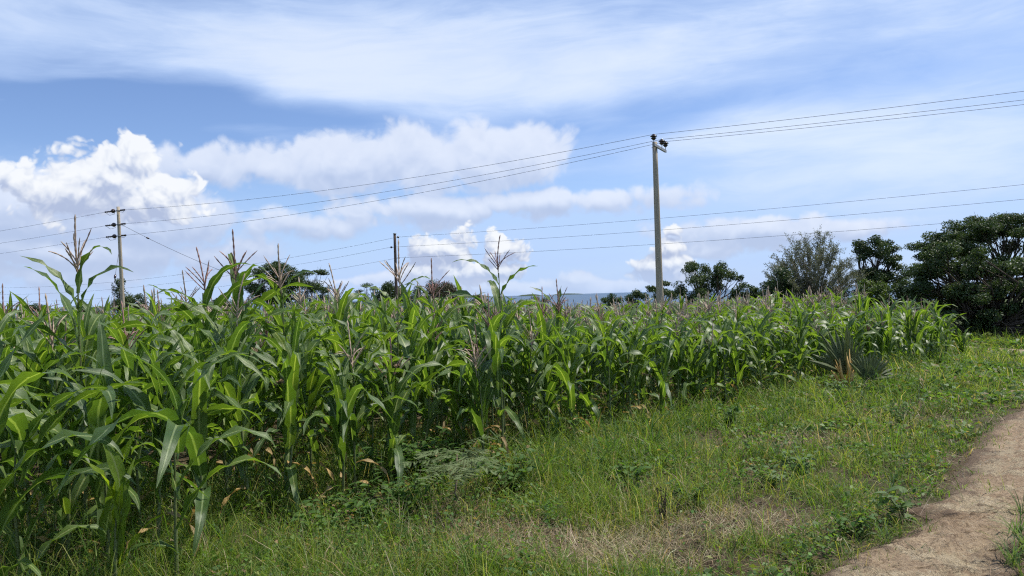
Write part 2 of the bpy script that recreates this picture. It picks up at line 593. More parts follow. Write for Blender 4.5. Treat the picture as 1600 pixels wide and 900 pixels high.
nr, na = 190, 288
rad = np.concatenate([[0.0], 0.35 * (90000 / 0.35) ** (np.linspace(0, 1, nr - 1) ** 1.25)])
ang = np.linspace(0, 2 * math.pi, na, endpoint=False)
R_, A_ = np.meshgrid(rad, ang, indexing='ij')
gx, gy = R_ * np.sin(A_), R_ * np.cos(A_)
gv = np.stack([gx, gy, terrain(gx, gy)], -1).reshape(-1, 3)
ii, jj = np.meshgrid(np.arange(nr - 1), np.arange(na), indexing='ij')
gf = np.stack([ii * na + jj, (ii + 1) * na + jj, (ii + 1) * na + (jj + 1) % na, ii * na + (jj + 1) % na], -1).reshape(-1, 4)
gf = gf[:, ::-1]
ground = link('ground', new_mesh('ground', gv, gf, M['soil']))
tag(ground, 'brown soil sloping gently down to the lake', kind='structure')

la = np.linspace(0, 2 * math.pi, 96, endpoint=False)
lv = [(0, 0, LAKE_Z)] + [(r * math.sin(t), r * math.cos(t), LAKE_Z) for r in (700, 5000, 88000) for t in la]
lf = [(0, 1 + (k + 1) % 96, 1 + k) for k in range(96)]
for q in range(2):
    o_ = 1 + 96 * q
    lf += [(o_ + k, o_ + (k + 1) % 96, o_ + 96 + (k + 1) % 96, o_ + 96 + k) for k in range(96)]
lake = link('lake', new_mesh('lake', lv, lf, M['lake'], smooth=False))
tag(lake, 'wide grey-blue lake reaching the horizon behind the field', kind='structure')

# the track: its left and right borders
TRACK_L = [(-2.6, -3.5), (-0.5, 1.0), (0.9, 3.2), (1.84, 4.4), (2.75, 5.2), (3.42, 5.97), (4.75, 7.8), (7.2, 10.5), (9.0, 12.2), (10.9, 14.6), (12.1, 16.6), (12.2, 18.3), (11.6, 20.6)]
TRACK_R = [(-0.6, -3.5), (1.2, 1.4), (2.2, 3.3), (2.85, 4.4), (3.75, 5.45), (4.7, 6.3), (6.2, 8.0), (8.3, 10.3), (10.2, 12.0), (12.4, 14.6), (13.4, 16.6), (13.4, 18.8), (12.4, 21.2)]


def catmull(pts, n):
    pts = np.array(pts, dtype=float)
    P = np.vstack([2 * pts[0] - pts[1], pts, 2 * pts[-1] - pts[-2]])
    out = []
    for i in range(1, len(P) - 2):
        for t in np.linspace(0, 1, n, endpoint=False):
            a, b_, c_, d_ = P[i - 1], P[i], P[i + 1], P[i + 2]
            out.append(0.5 * (2 * b_ + (c_ - a) * t + (2 * a - 5 * b_ + 4 * c_ - d_) * t * t + (3 * b_ - a - 3 * c_ + d_) * t ** 3))
    out.append(pts[-1])
    return np.array(out)


TL, TR = catmull(TRACK_L, 34), catmull(TRACK_R, 34)
nt, nw = len(TL), 61
rng = np.random.RandomState(4)
wob = np.cumsum(rng.normal(0, 0.045, (nt, 2)), axis=0)
wob -= np.array([np.convolve(wob[:, k], np.ones(41) / 41, 'same') for k in (0, 1)]).T
w_ = np.linspace(0, 1, nw)


def smooth2(a, n):
    for ax in (0, 1):
        a = np.apply_along_axis(lambda q: np.convolve(np.pad(q, n, mode='edge'), np.ones(2 * n + 1) / (2 * n + 1), 'valid'), ax, a)
    return a


relief = 0.034 * smooth2(rng.normal(0, 1, (nt, nw)), 2) + 0.0035 * rng.normal(0, 1, (nt, nw)) + 0.10 * smooth2(rng.normal(0, 1, (nt, nw)), 6)
tv, tuv = [], []
for i in range(nt):
    side = (TR[i] - TL[i]) / np.linalg.norm(TR[i] - TL[i])
    a, c_ = TL[i] - side * (0.12 + wob[i, 0]), TR[i] + side * (0.12 + wob[i, 1])
    for k, w in enumerate(w_):
        p = a + (c_ - a) * w
        tap = min(1.0, min(w, 1 - w) / 0.16)
        tap = tap * tap * (3 - 2 * tap)
        crown = 0.022 * math.sin(math.pi * w) - 0.022 * math.exp(-((w - 0.28) / 0.09) ** 2) - 0.022 * math.exp(-((w - 0.76) / 0.09) ** 2) + relief[i, k]
        crown = 0.012 + (0.034 + crown) * tap
        if k in (0, nw - 1):
            crown = -0.03
        tv.append((p[0], p[1], TZ(p[0], p[1]) + crown))
        tuv.append((w, i / 10))
ti, tj = np.meshgrid(np.arange(nt - 1), np.arange(nw - 1), indexing='ij')
tf = np.stack([ti * nw + tj, ti * nw + tj + 1, (ti + 1) * nw + tj + 1, (ti + 1) * nw + tj], -1).reshape(-1, 4)
track = link('dirt_track', new_mesh('dirt_track', tv, tf, M['clay'], uv=tuv))
tag(track, 'bare tan dirt track curving along the grass verge', kind='structure')


def poly_dist(line, x, y):
    """signed distance to a polyline: positive to its right"""
    p = np.stack([np.asarray(x, float), np.asarray(y, float)], -1)
    best = np.full(p.shape[:-1], 1e9)
    sg = np.ones(p.shape[:-1])
    for a, b_ in zip(line[:-1], line[1:]):
        e = b_ - a
        t = np.clip(((p - a) @ e) / (e @ e), 0, 1)
        q = a + t[..., None] * e
        d = np.linalg.norm(p - q, axis=-1)
        cr = e[0] * (p[..., 1] - a[1]) - e[1] * (p[..., 0] - a[0])
        upd = d < best
        best = np.where(upd, d, best)
        sg = np.where(upd, np.where(cr < 0, 1.0, -1.0), sg)
    return best * sg


TLc, TRc = TL[::11], TR[::11]


def on_track(x, y):
    """how far inside the bare track a point lies (positive inside)"""
    return np.minimum(poly_dist(TLc, x, y), -poly_dist(TRc, x, y))


# far low shore on the other side of the lake
def far_island(px0, px1, d, h, label, seed):
    rg = np.random.RandomState(seed)
    n = 26
    top = np.cumsum(rg.normal(0, 1, n))
    top = h * np.sin(np.linspace(0, math.pi, n)) ** 0.6 * (0.75 + 0.25 * (top - top.min()) / (np.ptp(top) + 1e-6))
    vs_, fs = [], []
    for i in range(n):
        p = at_px(px0 + (px1 - px0) * i / (n - 1), 460, d)
        for dy, z in ((-d * 0.01, LAKE_Z - 1), (0, LAKE_Z + top[i]), (d * 0.02, LAKE_Z - 1)):
            vs_.append((p.x, d + dy, z))
    for i in range(n - 1):
        fs += [(i * 3, (i + 1) * 3, (i + 1) * 3 + 1, i * 3 + 1), (i * 3 + 1, (i + 1) * 3 + 1, (i + 1) * 3 + 2, i * 3 + 2)]
    o = link('island', new_mesh('island', vs_, fs, M['far_wood']))
    return tag(o, label, kind='structure')


far_island(-60, 300, 24000, 60, 'long low wooded shore across the lake behind the tall pole', 3)
far_island(716, 770, 19000, 75, 'low wooded island on the lake behind the tallest maize plant', 5)
far_island(862, 912, 26000, 50, 'thin flat island on the lake horizon', 7)
far_island(808, 846, 19000, 55, 'small low island on the lake beside the thin flat island', 9)


# ------------------------------------------------------------------ trees
def rand_unit(rg, n):
    v = rg.normal(size=(n, 3))
    return v / np.linalg.norm(v, axis=1)[:, None]


def leaf_quads(rg, pos, nrm, size, aspect=0.5, jitter=1.1):
    """one small pointed leaf face for each position; returns vertices and quads"""
    n = len(pos)
    nn = nrm + rg.normal(0, jitter, (n, 3))
    nn /= np.linalg.norm(nn, axis=1)[:, None] + 1e-9
    t = np.cross(nn, rand_unit(rg, n))
    t /= np.linalg.norm(t, axis=1)[:, None] + 1e-9
    s = np.cross(nn, t)
    L = size * rg.uniform(0.6, 1.3, (n, 1))
    W = L * aspect
    fold = nn * (L * 0.12)
    v = np.stack([pos - t * L * 0.5, pos + s * W * 0.5 + fold, pos + t * L * 0.5, pos - s * W * 0.5 + fold], 1).reshape(-1, 3)
    f = np.arange(4 * n).reshape(-1, 4)
    return v, f


def clump_leaves(rg, c, r3, size, cover, flat_bias=0.35):
    c, r3 = np.asarray(c, float), np.asarray(r3, float)
    area = 4 * math.pi * ((r3[0] * r3[1]) ** 1.6 / 3 + (r3[0] * r3[2]) ** 1.6 / 3 + (r3[1] * r3[2]) ** 1.6 / 3) ** (1 / 1.6)
    n = int(cover * area / (size * size * 0.35)) + 8
    d = rand_unit(rg, n)
    lob = np.ones(n)
    for k in range(5):                                   # knobbly outline
        q = rand_unit(rg, 1)[0]
        lob += 0.24 * np.clip((d @ q) - 0.35, 0, 1) * rg.uniform(-0.9, 1.3)
    rr = lob * (rg.uniform(0, 1, n) ** (1 / 4.5)) * (1 + rg.normal(0, 0.07, n))
    pos = c + d * rr[:, None] * r3
    nrm = d / r3 * r3.min()
    nrm = nrm / (np.linalg.norm(nrm, axis=1)[:, None] + 1e-9) + np.array((0, 0, flat_bias))
    return pos, nrm


def make_tree(label, d, clumps, mat, seed, leaf=0.22, cover=1.0, category='tree', name='tree', bark='bark', base_px=None, flat=0.8,
              depth=1.0, extra=0.7, trunk_r=0.16, aspect=0.5, group=None, inner=True):
    """clumps: (px, py, radius in px [, flatness]) of the crown as the photograph shows it, at d metres"""
    leaf *= 0.8
    rg = np.random.RandomState(seed)
    mpp = d / F_PX
    xs = [c[0] for c in clumps]
    bx = base_px if base_px is not None else sum(xs) / len(xs)
    p0 = at_px(bx, 470, d)
    base = Vector((p0.x, d, TZ(p0.x, d) - 0.05))
    root = empty(name, base, label, category, group)
    halfw = (max(xs) - min(xs)) / 2 * mpp + 0.4
    pos, nrm, cents = [], [], []
    if category == 'bush':                               # leafy down to the ground
        for c in list(clumps):
            zc, py = at_px(c[0], c[1], d).z, c[1]
            while zc - base.z > c[2] * mpp * 0.9:
                py += c[2] * 1.3
                zc = at_px(c[0], py, d).z
                clumps = clumps + [(c[0] + rg.uniform(-4, 4), py, c[2] * 1.05)]
    for c in clumps:
        fl = c[3] if len(c) > 3 else flat
        r = c[2] * mpp
        off = rg.uniform(-1, 1) * halfw * 0.65 * depth
        for kk_ in range(1 + (rg.uniform() < extra)):
            dd = d + (off if kk_ == 0 else -off * rg.uniform(0.6, 1.4) + rg.uniform(-0.3, 0.3) * halfw)
            p = at_px(c[0], c[1], d)
            p = Vector((p.x + (rg.uniform(-0.3, 0.3) * r if kk_ else 0), dd, p.z - (0.25 * r if kk_ else 0)))
            k = 1.0 if kk_ == 0 else 0.85
            cents.append((np.array(p), r))
            for sub in range(6):                         # uneven lobes, not one ball
                sr = r * k * rg.uniform(0.42, 0.74)
                sc_ = np.array(p) + rand_unit(rg, 1)[0] * (r * k - sr * 0.55) * np.array((1, 1, fl)) * rg.uniform(0.4, 0.95)
                a, b_ = clump_leaves(rg, sc_, (sr * rg.uniform(0.9, 1.15), sr * rg.uniform(0.9, 1.15), sr * fl), leaf, cover * 0.42)
                pos.append(a)
                nrm.append(b_)
    pos, nrm = np.concatenate(pos), np.concatenate(nrm)
    v, f = leaf_quads(rg, pos, nrm, leaf, aspect)
    link('crown', new_mesh('crown', v - np.array(base), f, mat, smooth=False), root)
    g = Geo()
    top = np.mean([c[0] for c in cents], axis=0)
    low = min(c[0][2] - c[1] * 0.4 for c in cents)
    fork = np.array((base.x + (top[0] - base.x) * 0.35, base.y + (top[1] - base.y) * 0.35, base.z + max(0.45, (low - base.z) * 0.8)))
    mid = (np.array(base) + fork) / 2 + rg.normal(0, 0.06, 3)
    B = np.array(base)
    g.tube([np.array((0, 0, -0.25)), mid - B, fork - B], [trunk_r * 1.25, trunk_r, trunk_r * 0.85], 7)
    for c, r in cents:
        m_ = fork + (c - fork) * 0.5 + rg.normal(0, 0.12, 3) * np.linalg.norm(c - fork) + np.array((0, 0, -0.06 * np.linalg.norm(c - fork)))
        g.tube([fork - B, m_ - B, c - B, c - B + np.array((rg.normal(0, .2), rg.normal(0, .2), 0.55)) * r], [trunk_r * 0.38, trunk_r * 0.24, trunk_r * 0.12, trunk_r * 0.04], 4, cap=False)
        for q in range(3):
            e = c + rand_unit(rg, 1)[0] * r * 0.8
            g.tube([m_ - B, (m_ + e) / 2 - B + rg.normal(0, 0.05, 3), e - B], [trunk_r * 0.16, trunk_r * 0.1, trunk_r * 0.04], 3, cap=False)
    g.build('trunk', M[bark], root)
    return root


BEH = 'trees beyond the maize field'
make_tree('slender dark tree standing right behind the leaning pole with three black discs', 72, [(187, 440, 7, 1.3), (184, 452, 10, 1.2), (190, 464, 12, 1.1), (187, 476, 14, 1.0)], M['tree_dark'], 11, 0.2, 0.9, base_px=189, group=BEH)
make_tree('small rounded bush just to the right of the leaning pole base', 74, [(206, 468, 11), (216, 464, 9), (212, 478, 14), (200, 480, 10)], M['tree_mid'], 12, 0.2, 0.9, 'bush', 'bush', group=BEH)
make_tree('tall dense dark tree with domed crown behind the tassels', 80, [(425, 416, 15), (406, 428, 15), (446, 420, 15), (430, 436, 24), (402, 448, 18), (458, 438, 18), (420, 460, 24), (450, 460, 22), (395, 465, 16)], M['tree_dark'], 13, 0.23, 1.0, base_px=425, group=BEH)
make_tree('flat-topped thorn tree touching the domed dark tree', 84, [(478, 428, 16, 0.35), (497, 424, 14, 0.3), (470, 440, 18, 0.5), (492, 446, 18, 0.5), (508, 452, 12, 0.4), (480, 460, 20, 0.6), (500, 468, 16, 0.6)], M['tree_mid'], 14, 0.2, 0.75, base_px=486, group=BEH)
make_tree('thin scraggly tree between the thorn tree and the brown pole', 90, [(572, 445, 9, 0.4), (560, 455, 9, 0.4), (582, 452, 8, 0.4), (570, 466, 12, 0.6)], M['tree_mid'], 15, 0.18, 0.5, base_px=571, group=BEH, extra=0.2)
make_tree('round dark tree at the foot of the brown pole', 86, [(608, 450, 14), (594, 460, 13), (626, 456, 14), (612, 466, 20), (634, 466, 10), (590, 472, 12)], M['tree_dark'], 16, 0.22, 1.0, base_px=611, group=BEH)
make_tree('small pointed dark tree just right of the brown pole', 92, [(652, 456, 8, 1.1), (648, 466, 12), (658, 468, 10)], M['tree_dark'], 17, 0.22, 1.0, base_px=651, group=BEH)
make_tree('grey-brown broad bushy tree right of the brown pole', 78, [(676, 450, 15), (694, 446, 14), (708, 454, 13), (684, 462, 20), (704, 468, 18), (718, 472, 12), (668, 466, 14)], M['tree_brown'], 18, 0.2, 0.9, base_px=692, group=BEH)
make_tree('low brownish bush behind the tallest maize plant', 88, [(748, 468, 11), (738, 474, 10), (760, 474, 9)], M['tree_brown'], 19, 0.2, 0.9, 'bush', 'bush', group=BEH)
make_tree('tiny dark bush on the lake edge left of the open water', 110, [(838, 468, 8), (850, 470, 7), (828, 473, 8)], M['tree_dark'], 20, 0.24, 0.9, 'bush', 'bush', group=BEH)
make_tree('small dark tree standing out against the lake', 75, [(956, 466, 10), (966, 469, 8), (946, 468, 7), (957, 478, 12)], M['tree_dark'], 21, 0.2, 0.9, base_px=957, group=BEH)
make_tree('small dark tree with leaning crown between lake and pole', 68, [(994, 458, 9), (985, 466, 10), (1004, 464, 10), (990, 476, 12)], M['tree_dark'], 22, 0.2, 0.95, base_px=992, group=BEH)
make_tree('dark tree with layered branches right behind the main pole', 64, [(1040, 442, 12, 0.4), (1020, 450, 11, 0.4), (1030, 456, 14, 0.6), (1048, 458, 14, 0.6), (1026, 470, 16)], M['tree_dark'], 23, 0.2, 0.9, base_px=1032, group=BEH)
make_tree('big dark tree with domed billowing crown right of the main pole', 58, [(1086, 414, 11), (1080, 422, 13), (1112, 420, 13), (1126, 416, 10), (1140, 428, 13), (1118, 434, 18), (1094, 434, 14), (1074, 440, 13), (1064, 452, 14), (1100, 452, 15), (1130, 448, 12), (1086, 462, 18), (1148, 434, 7)], M['tree_dark'], 24, 0.19, 1.0, base_px=1102, group=BEH)
make_tree('low dark bush between the domed tree and the feathery tree', 56, [(1160, 448, 10), (1176, 452, 9), (1150, 458, 10), (1184, 460, 10)], M['tree_dark'], 25, 0.2, 1.0, 'bush', 'bush', group=BEH)
make_tree('rounded dark bush at the foot of the grey feathery tree', 42, [(1218, 428, 15), (1206, 442, 14), (1232, 438, 16), (1216, 452, 20), (1240, 454, 14), (1198, 456, 10)], M['tree_mid'], 26, 0.15, 1.0, 'bush', 'bush', group=BEH)
make_tree('dark tree with gaps of sky between round leaf clumps', 48, [(1340, 382, 11, 0.7), (1358, 376, 11, 0.7), (1380, 378, 12, 0.7), (1396, 388, 11, 0.7), (1404, 402, 9, 0.7), (1352, 396, 12, 0.6), (1340, 404, 10, 0.7), (1376, 396, 12, 0.6), (1402, 418, 12, 0.7), (1350, 424, 12, 0.7), (1380, 428, 14, 0.7), (1366, 440, 20, 0.8), (1394, 436, 15, 0.8), (1345, 440, 14), (1368, 388, 16, 0.8), (1390, 404, 14, 0.8), (1348, 388, 14, 0.8), (1398, 428, 14, 0.8), (1362, 424, 15, 0.8)], M['tree_dark'], 27, 0.17, 1.0, base_px=1370, group=BEH)
make_tree('light green low bush under the dark clumped tree', 40, [(1352, 444, 11), (1368, 441, 10), (1384, 450, 10), (1340, 452, 9), (1362, 456, 14)], M['tree_fresh'], 28, 0.13, 1.0, 'bush', 'bush', group=BEH)
make_tree('dim green bush filling the gap beside the big dark tree', 40, [(1410, 446, 14), (1428, 440, 14), (1398, 456, 12), (1420, 460, 18), (1440, 458, 14)], M['tree_dark'], 29, 0.15, 1.0, 'bush', 'bush', group=BEH)
make_tree('low dark bush between the feathery tree and the clumped tree', 46, [(1296, 458, 10), (1312, 455, 11), (1330, 456, 12), (1344, 460, 10)], M['tree_dark'], 59, 0.16, 1.0, 'bush', 'bush', group=BEH)
for i, (px, py, r, lb) in enumerate([(60, 480, 9, 'low dark hedge bush at the far left field end'), (130, 482, 8, 'low hedge bush left of the leaning pole'),
                                     (262, 482, 10, 'low hedge bush between leaning pole and purple tassels'), (300, 478, 11, 'low hedge bush behind the purple tassels'),
                                     (345, 476, 12, 'low hedge bush left of the domed dark tree'), (540, 474, 9, 'low hedge bush right of the thorn tree')]):
    make_tree(lb, 82 + 2 * i, [(px - r * 1.6, py + 2, r), (px, py, r), (px + r * 1.5, py + 3, r), (px + r * 0.4, py + 6, r * 1.3)], M['tree_mid'], 60 + i, 0.22, 0.9, 'bush', 'bush', group=BEH)
# the two big trees at the track's end
make_tree('wide umbrella-crowned tree rising behind the dark tree by the track', 40, [
    (1500, 352, 22, 0.5), (1530, 346, 22, 0.5), (1560, 344, 24, 0.5), (1592, 340, 22, 0.5), (1625, 342, 26, 0.5), (1660, 350, 26, 0.5), (1695, 364, 24, 0.5), (1476, 366, 20, 0.5),
    (1456, 382, 18, 0.5), (1490, 376, 24, 0.5), (1525, 370, 24, 0.5), (1558, 366, 22, 0.5), (1600, 362, 22, 0.5), (1640, 370, 24, 0.5), (1470, 396, 22, 0.5),
    (1505, 394, 20, 0.5), (1545, 388, 14, 0.4), (1680, 390, 20, 0.5), (1610, 402, 12, 0.4), (1515, 360, 26, 0.5), (1575, 356, 28, 0.5), (1545, 360, 26, 0.5), (1465, 384, 22, 0.6), (1488, 392, 22, 0.6), (1620, 356, 26, 0.5), (1590, 385, 22, 0.6), (1630, 392, 22, 0.6), (1665, 404, 22, 0.6), (1540, 402, 18, 0.6), (1608, 410, 18, 0.6)], M['tree_dark'], 30, 0.15, 1.1, base_px=1565, trunk_r=0.15, depth=0.6, extra=0.7)
big = []
rg = np.random.RandomState(77)
for (x0, y0, r0) in [(1440, 398, 15), (1462, 392, 18), (1490, 396, 18), (1516, 408, 18), (1448, 424, 20), (1478, 420, 22), (1510, 428, 22), (1542, 424, 18), (1574, 418, 18), (1604, 414, 20), (1640, 420, 24),
                     (1440, 450, 18), (1470, 452, 24), (1505, 456, 24), (1540, 452, 22), (1572, 446, 22), (1606, 446, 24), (1645, 456, 26), (1676, 440, 22), (1480, 482, 20), (1512, 486, 22), (1590, 482, 20),
                     (1620, 490, 24), (1660, 490, 26), (1560, 478, 18), (1500, 512, 13), (1640, 516, 18), (1525, 508, 12), (1600, 512, 14), (1574, 516, 10)]:
    big.append((x0, y0, r0, 0.75))
for k in range(34):
    big.append((rg.uniform(1445, 1690), rg.uniform(408, 512), rg.uniform(14, 22), 0.7))
make_tree('large dark leafy tree with branches down to the grass at the track end', 25, big, M['tree_dark'], 31, 0.115, 1.15, base_px=1552, trunk_r=0.13, depth=0.45, extra=0.8)
make_tree('leafy tree trunk sprout standing low beside the big dark tree', 27, [(1476, 500, 16), (1488, 516, 14), (1466, 520, 10)], M['tree_mid'], 32, 0.1, 0.9, 'bush', 'bush')


def feathery_tree(label, d, base_px, base_py, mat, seed):
    """many thin limbs fanning up from low down, sparse small leaves"""
    rg = np.random.RandomState(seed)
    p0 = at_px(base_px, base_py, d)
    base = Vector((p0.x, d, TZ(p0.x, d) - 0.05))
    root = empty('tree', base, label, 'tree', BEH)
    mpp = d / F_PX
    hgt = (p0.z - base.z) + 100 * mpp
    g = Geo()
    fork = np.array((0.0, 0.0, 0.5))
    g.tube([(0, 0, -0.3), (0.03, 0, 0.2), fork], [0.22, 0.19, 0.17], 7)
    pos = []
    for i in range(74):
        az = rg.uniform(0, 2 * math.pi)
        spread = rg.uniform(0.02, 1.0) ** 0.55
        L = hgt * rg.uniform(0.80, 1.04)
        reach = 74 * mpp * spread * rg.uniform(0.85, 1.12)
        tip = np.array((math.cos(az) * reach, math.sin(az) * reach, (hgt - 0.5) * (1.0 - 0.50 * spread ** 2.4) * rg.uniform(0.80, 1.02) + 0.5))
        mid = fork + (tip - fork) * np.array((0.42, 0.42, 0.58)) + rg.normal(0, 0.1, 3)
        q = [fork + rg.normal(0, 0.04, 3), fork * 0.4 + mid * 0.6, mid * 0.45 + tip * 0.55, tip]
        g.tube(q, [0.042, 0.026, 0.013, 0.005], 4, cap=False)
        for k in range(20):
            t = rg.uniform(0.28, 1.0)
            seg = min(int(t * 3), 2)
            s = q[seg] + (q[seg + 1] - q[seg]) * (t * 3 - seg)
            out = np.array((math.cos(az), math.sin(az), 0)) * rg.uniform(0.1, 1.0) * (0.3 + spread) + np.array((0, 0, 0.75)) + rg.normal(0, 0.42, 3)
            e = s + out / np.linalg.norm(out) * rg.uniform(0.3, 0.75)
            g.tube([s, (s + e) / 2 + rg.normal(0, 0.02, 3), e], [0.008, 0.005, 0.002], 3, cap=False)
            n = 24
            tt = rg.uniform(0.1, 1.0, (n, 1))
            pos.append(s + (e - s) * tt + rg.normal(0, 0.05, (n, 3)))
    pos = np.concatenate(pos)
    v, f = leaf_quads(rg, pos, np.tile((0, 0, 0.6), (len(pos), 1)), 0.10, 0.36, 1.0)
    link('crown', new_mesh('crown', v, f, mat, smooth=False), root)
    g.build('trunk', M['pale_bark'], root)
    return root


feathery_tree('grey-green feathery tree with thin limbs fanning upward', 43, 1272, 466, M['tree_grey'], 41)


# ------------------------------------------------------------------ power lines
def v3(*a):
    return np.array(a, dtype=float)


def insulator(parent, o, d=(0, 0, 1), k=1.0):
    """pin insulator: steel pin under a two-shed brown porcelain body; d points up its axis"""
    g = Geo()
    prof = [(0.05, 0.0), (0.075, 0.01), (0.075, 0.05), (0.10, 0.055), (0.135, 0.075), (0.135, 0.095), (0.085, 0.13), (0.085, 0.15), (0.165, 0.165), (0.17, 0.185), (0.11, 0.225), (0.07, 0.24), (0.075, 0.262), (0.055, 0.285), (0.0, 0.29)]
    g.lathe([(r * k, h * k) for r, h in prof], v3(*o) + v3(*d) * 0.16, d)
    ins = g.build('insulator', M['porcelain'], parent)
    Geo().lathe([(0.016, -0.04), (0.016, 0.18), (0.03, 0.181), (0.03, 0.2)], v3(*o), d, 8).build('pin', M['steel'], ins)
    return ins


def pole_shaft(root, top_z, base_z, r0, r1, mat, lean=(0.0, 0.0)):
    g = Geo()
    n = 9
    pts = [(lean[0] * t, lean[1] * t, base_z + (top_z - base_z) * t - root.location.z) for t in np.linspace(0, 1, n)]
    g.tube(pts, np.linspace(r0, r1, n), 16)
    return g.build('shaft', mat, root)


LINE_A = np.array((0.890, -0.456))                      # direction of both lines, left to right
# main pole
P1 = at_px(1031, 456, 36.7)
Z1T = at_px(1022, 222, 36.7).z
r1 = empty('utility_pole', (P1.x, P1.y, TZ(P1.x, P1.y)), 'tall grey utility pole with a crossarm and three dark insulators', 'utility pole')
pole_shaft(r1, Z1T, TZ(P1.x, P1.y) - 0.6, 0.192, 0.118, M['pole'], (-0.02, 0.0))
ARM_D = v3(0.456, 0.890, 0.0)
zb = Z1T - 0.26 - r1.location.z
arm_c = v3(-0.02, 0, zb) + v3(-LINE_A[0] * 0.0, 0, 0)
front = v3(-0.89, 0.456, 0) * -1.0
face = v3(0.456 * 0, 0, 0)
nrm_arm = v3(0.890, -0.456, 0)
a0, a1 = -0.74, 1.36                                    # arm reach either side of the pole
ac = arm_c + ARM_D * (a0 + a1) / 2 - nrm_arm * -0.16
g = Geo()
g.box(ac, ARM_D * (a1 - a0) / 2, nrm_arm * 0.045, v3(0, 0, 0.06))
arm = g.build('crossarm', M['steel'], r1, smooth=False)
Geo().tube([arm_c + nrm_arm * 0.21, arm_c - nrm_arm * 0.16], [0.018, 0.018], 6).build('bolt', M['steel'], arm)
tops_main = []
for t in (a0 + 0.04, a0 + 0.68 * (a1 - a0), a1 - 0.02):
    o = arm_c + ARM_D * t + nrm_arm * 0.16 + v3(0, 0, 0.06)
    insulator(r1, o)
    tops_main.append(o + v3(*r1.location) + v3(0, 0, 0.43))
# dead-end pole on the left
D2 = 55.0
P2 = at_px(194, 478, D2)
r2 = empty('utility_pole', (P2.x, P2.y, TZ(P2.x, P2.y)), 'leaning pale utility pole with three black disc insulators stacked down its side', 'utility pole')
Z2T = at_px(185, 323, D2).z
lean2 = at_px(184.5, 323, D2).x - P2.x
pole_shaft(r2, Z2T, TZ(P2.x, P2.y) - 0.6, 0.165, 0.105, M['pole'], (lean2, 0.0))
att2 = []
for py in (329, 350.5, 368.5):
    z = at_px(186, py, D2).z
    t = (z - r2.location.z) / (Z2T - r2.location.z)
    c0 = v3(lean2 * t, 0, z - r2.location.z)
    ldir = v3(LINE_A[0], LINE_A[1], 0)
    g = Geo()
    g.lathe([(0.135, -0.03), (0.14, 0.03)], c0, (0, 0, 1), 16)
    band = g.build('clamp_band', M['steel'], r2)
    # black disc insulator seen face-on, left of the pole
    g = Geo()
    vd = v3(0.47, -0.88, 0)
    dc = c0 + v3(-0.34, -0.06, -0.03)
    g.lathe([(0.05, -0.09), (0.10, -0.07), (0.15, -0.03), (0.155, 0.0), (0.10, 0.03), (0.12, 0.05), (0.06, 0.09), (0.0, 0.1)], dc, vd, 16)
    dsc = g.build('disc_insulator', M['porcelain'], r2)
    Geo().tube([c0, dc], [0.02, 0.02], 6).build('bracket', M['steel'], dsc)
    for s in (-1, 1):                                    # strain insulators both ways along the line
        a_, b_ = c0 + ldir * s * 0.2, c0 + ldir * s * (0.95 if s < 0 else 0.75)
        if s < 0:
            a_, b_ = c0 + ldir * s * 0.75, c0 + ldir * s * 1.55
        g = Geo()
        n = 9
        pr = [(0.028 + (0.042 if i % 2 else 0.0), np.linalg.norm(b_ - a_) * i / (n - 1)) for i in range(n)]
        g.lathe(pr, a_, (b_ - a_), 10)
        si = g.build('strain_insulator', M['porcelain'], r2)
        Geo().tube([c0, a_], [0.014, 0.014], 5).build('link_rod', M['steel'], si)
    # jumper loop hanging under
    g = Geo()
    g.tube([c0 + ldir * -1.5, c0 + ldir * -1.0 + v3(0, 0, -0.28), c0 + ldir * -0.4 + v3(0, 0, -0.22), dc, c0 + ldir * 0.5 + v3(0, 0, -0.16), c0 + ldir * 0.8], 0.012, 5)
    g.build('jumper_wire', M['wire'], r2)
    att2.append(c0 + v3(*r2.location))
zg = lambda p: TZ(p[0], p[1])
pr2 = v3(*r2.location)
ga = at_px(188, 350, D2)
gb = at_px(430, 452, 62)
g = Geo()
ga, gb = v3(*ga) - pr2, v3(*gb) - pr2
g.tube([ga + (gb - ga) * t + v3(0, 0, -1.4 * t * (1 - t)) for t in np.linspace(0, 1, 12)], 0.013, 4)
stay = g.build('stay_wire', M['wire'], r2)
gm = ga + (gb - ga) * 0.16 + v3(0, 0, -0.19)
Geo().lathe([(0.02, -0.13), (0.06, -0.06), (0.06, 0.06), (0.02, 0.13)], gm, gb - ga, 8).build('guy_insulator', M['porcelain'], stay)
gs = v3(*at_px(187.5, 382, D2)) - pr2
ge = v3(*at_px(158, 470, 50))
ge = v3(ge[0], ge[1], TZ(ge[0], ge[1])) - pr2
g = Geo()
g.tube([gs + (ge - gs) * t for t in (0, 0.5, 1)], 0.016, 4)
stay = g.build('stay_wire', M['wire'], r2)
Geo().lathe([(0.02, -0.2), (0.08, -0.1), (0.08, 0.1), (0.02, 0.2)], gs + (ge - gs) * 0.3, ge - gs, 8).build('guy_insulator', M['porcelain'], stay)
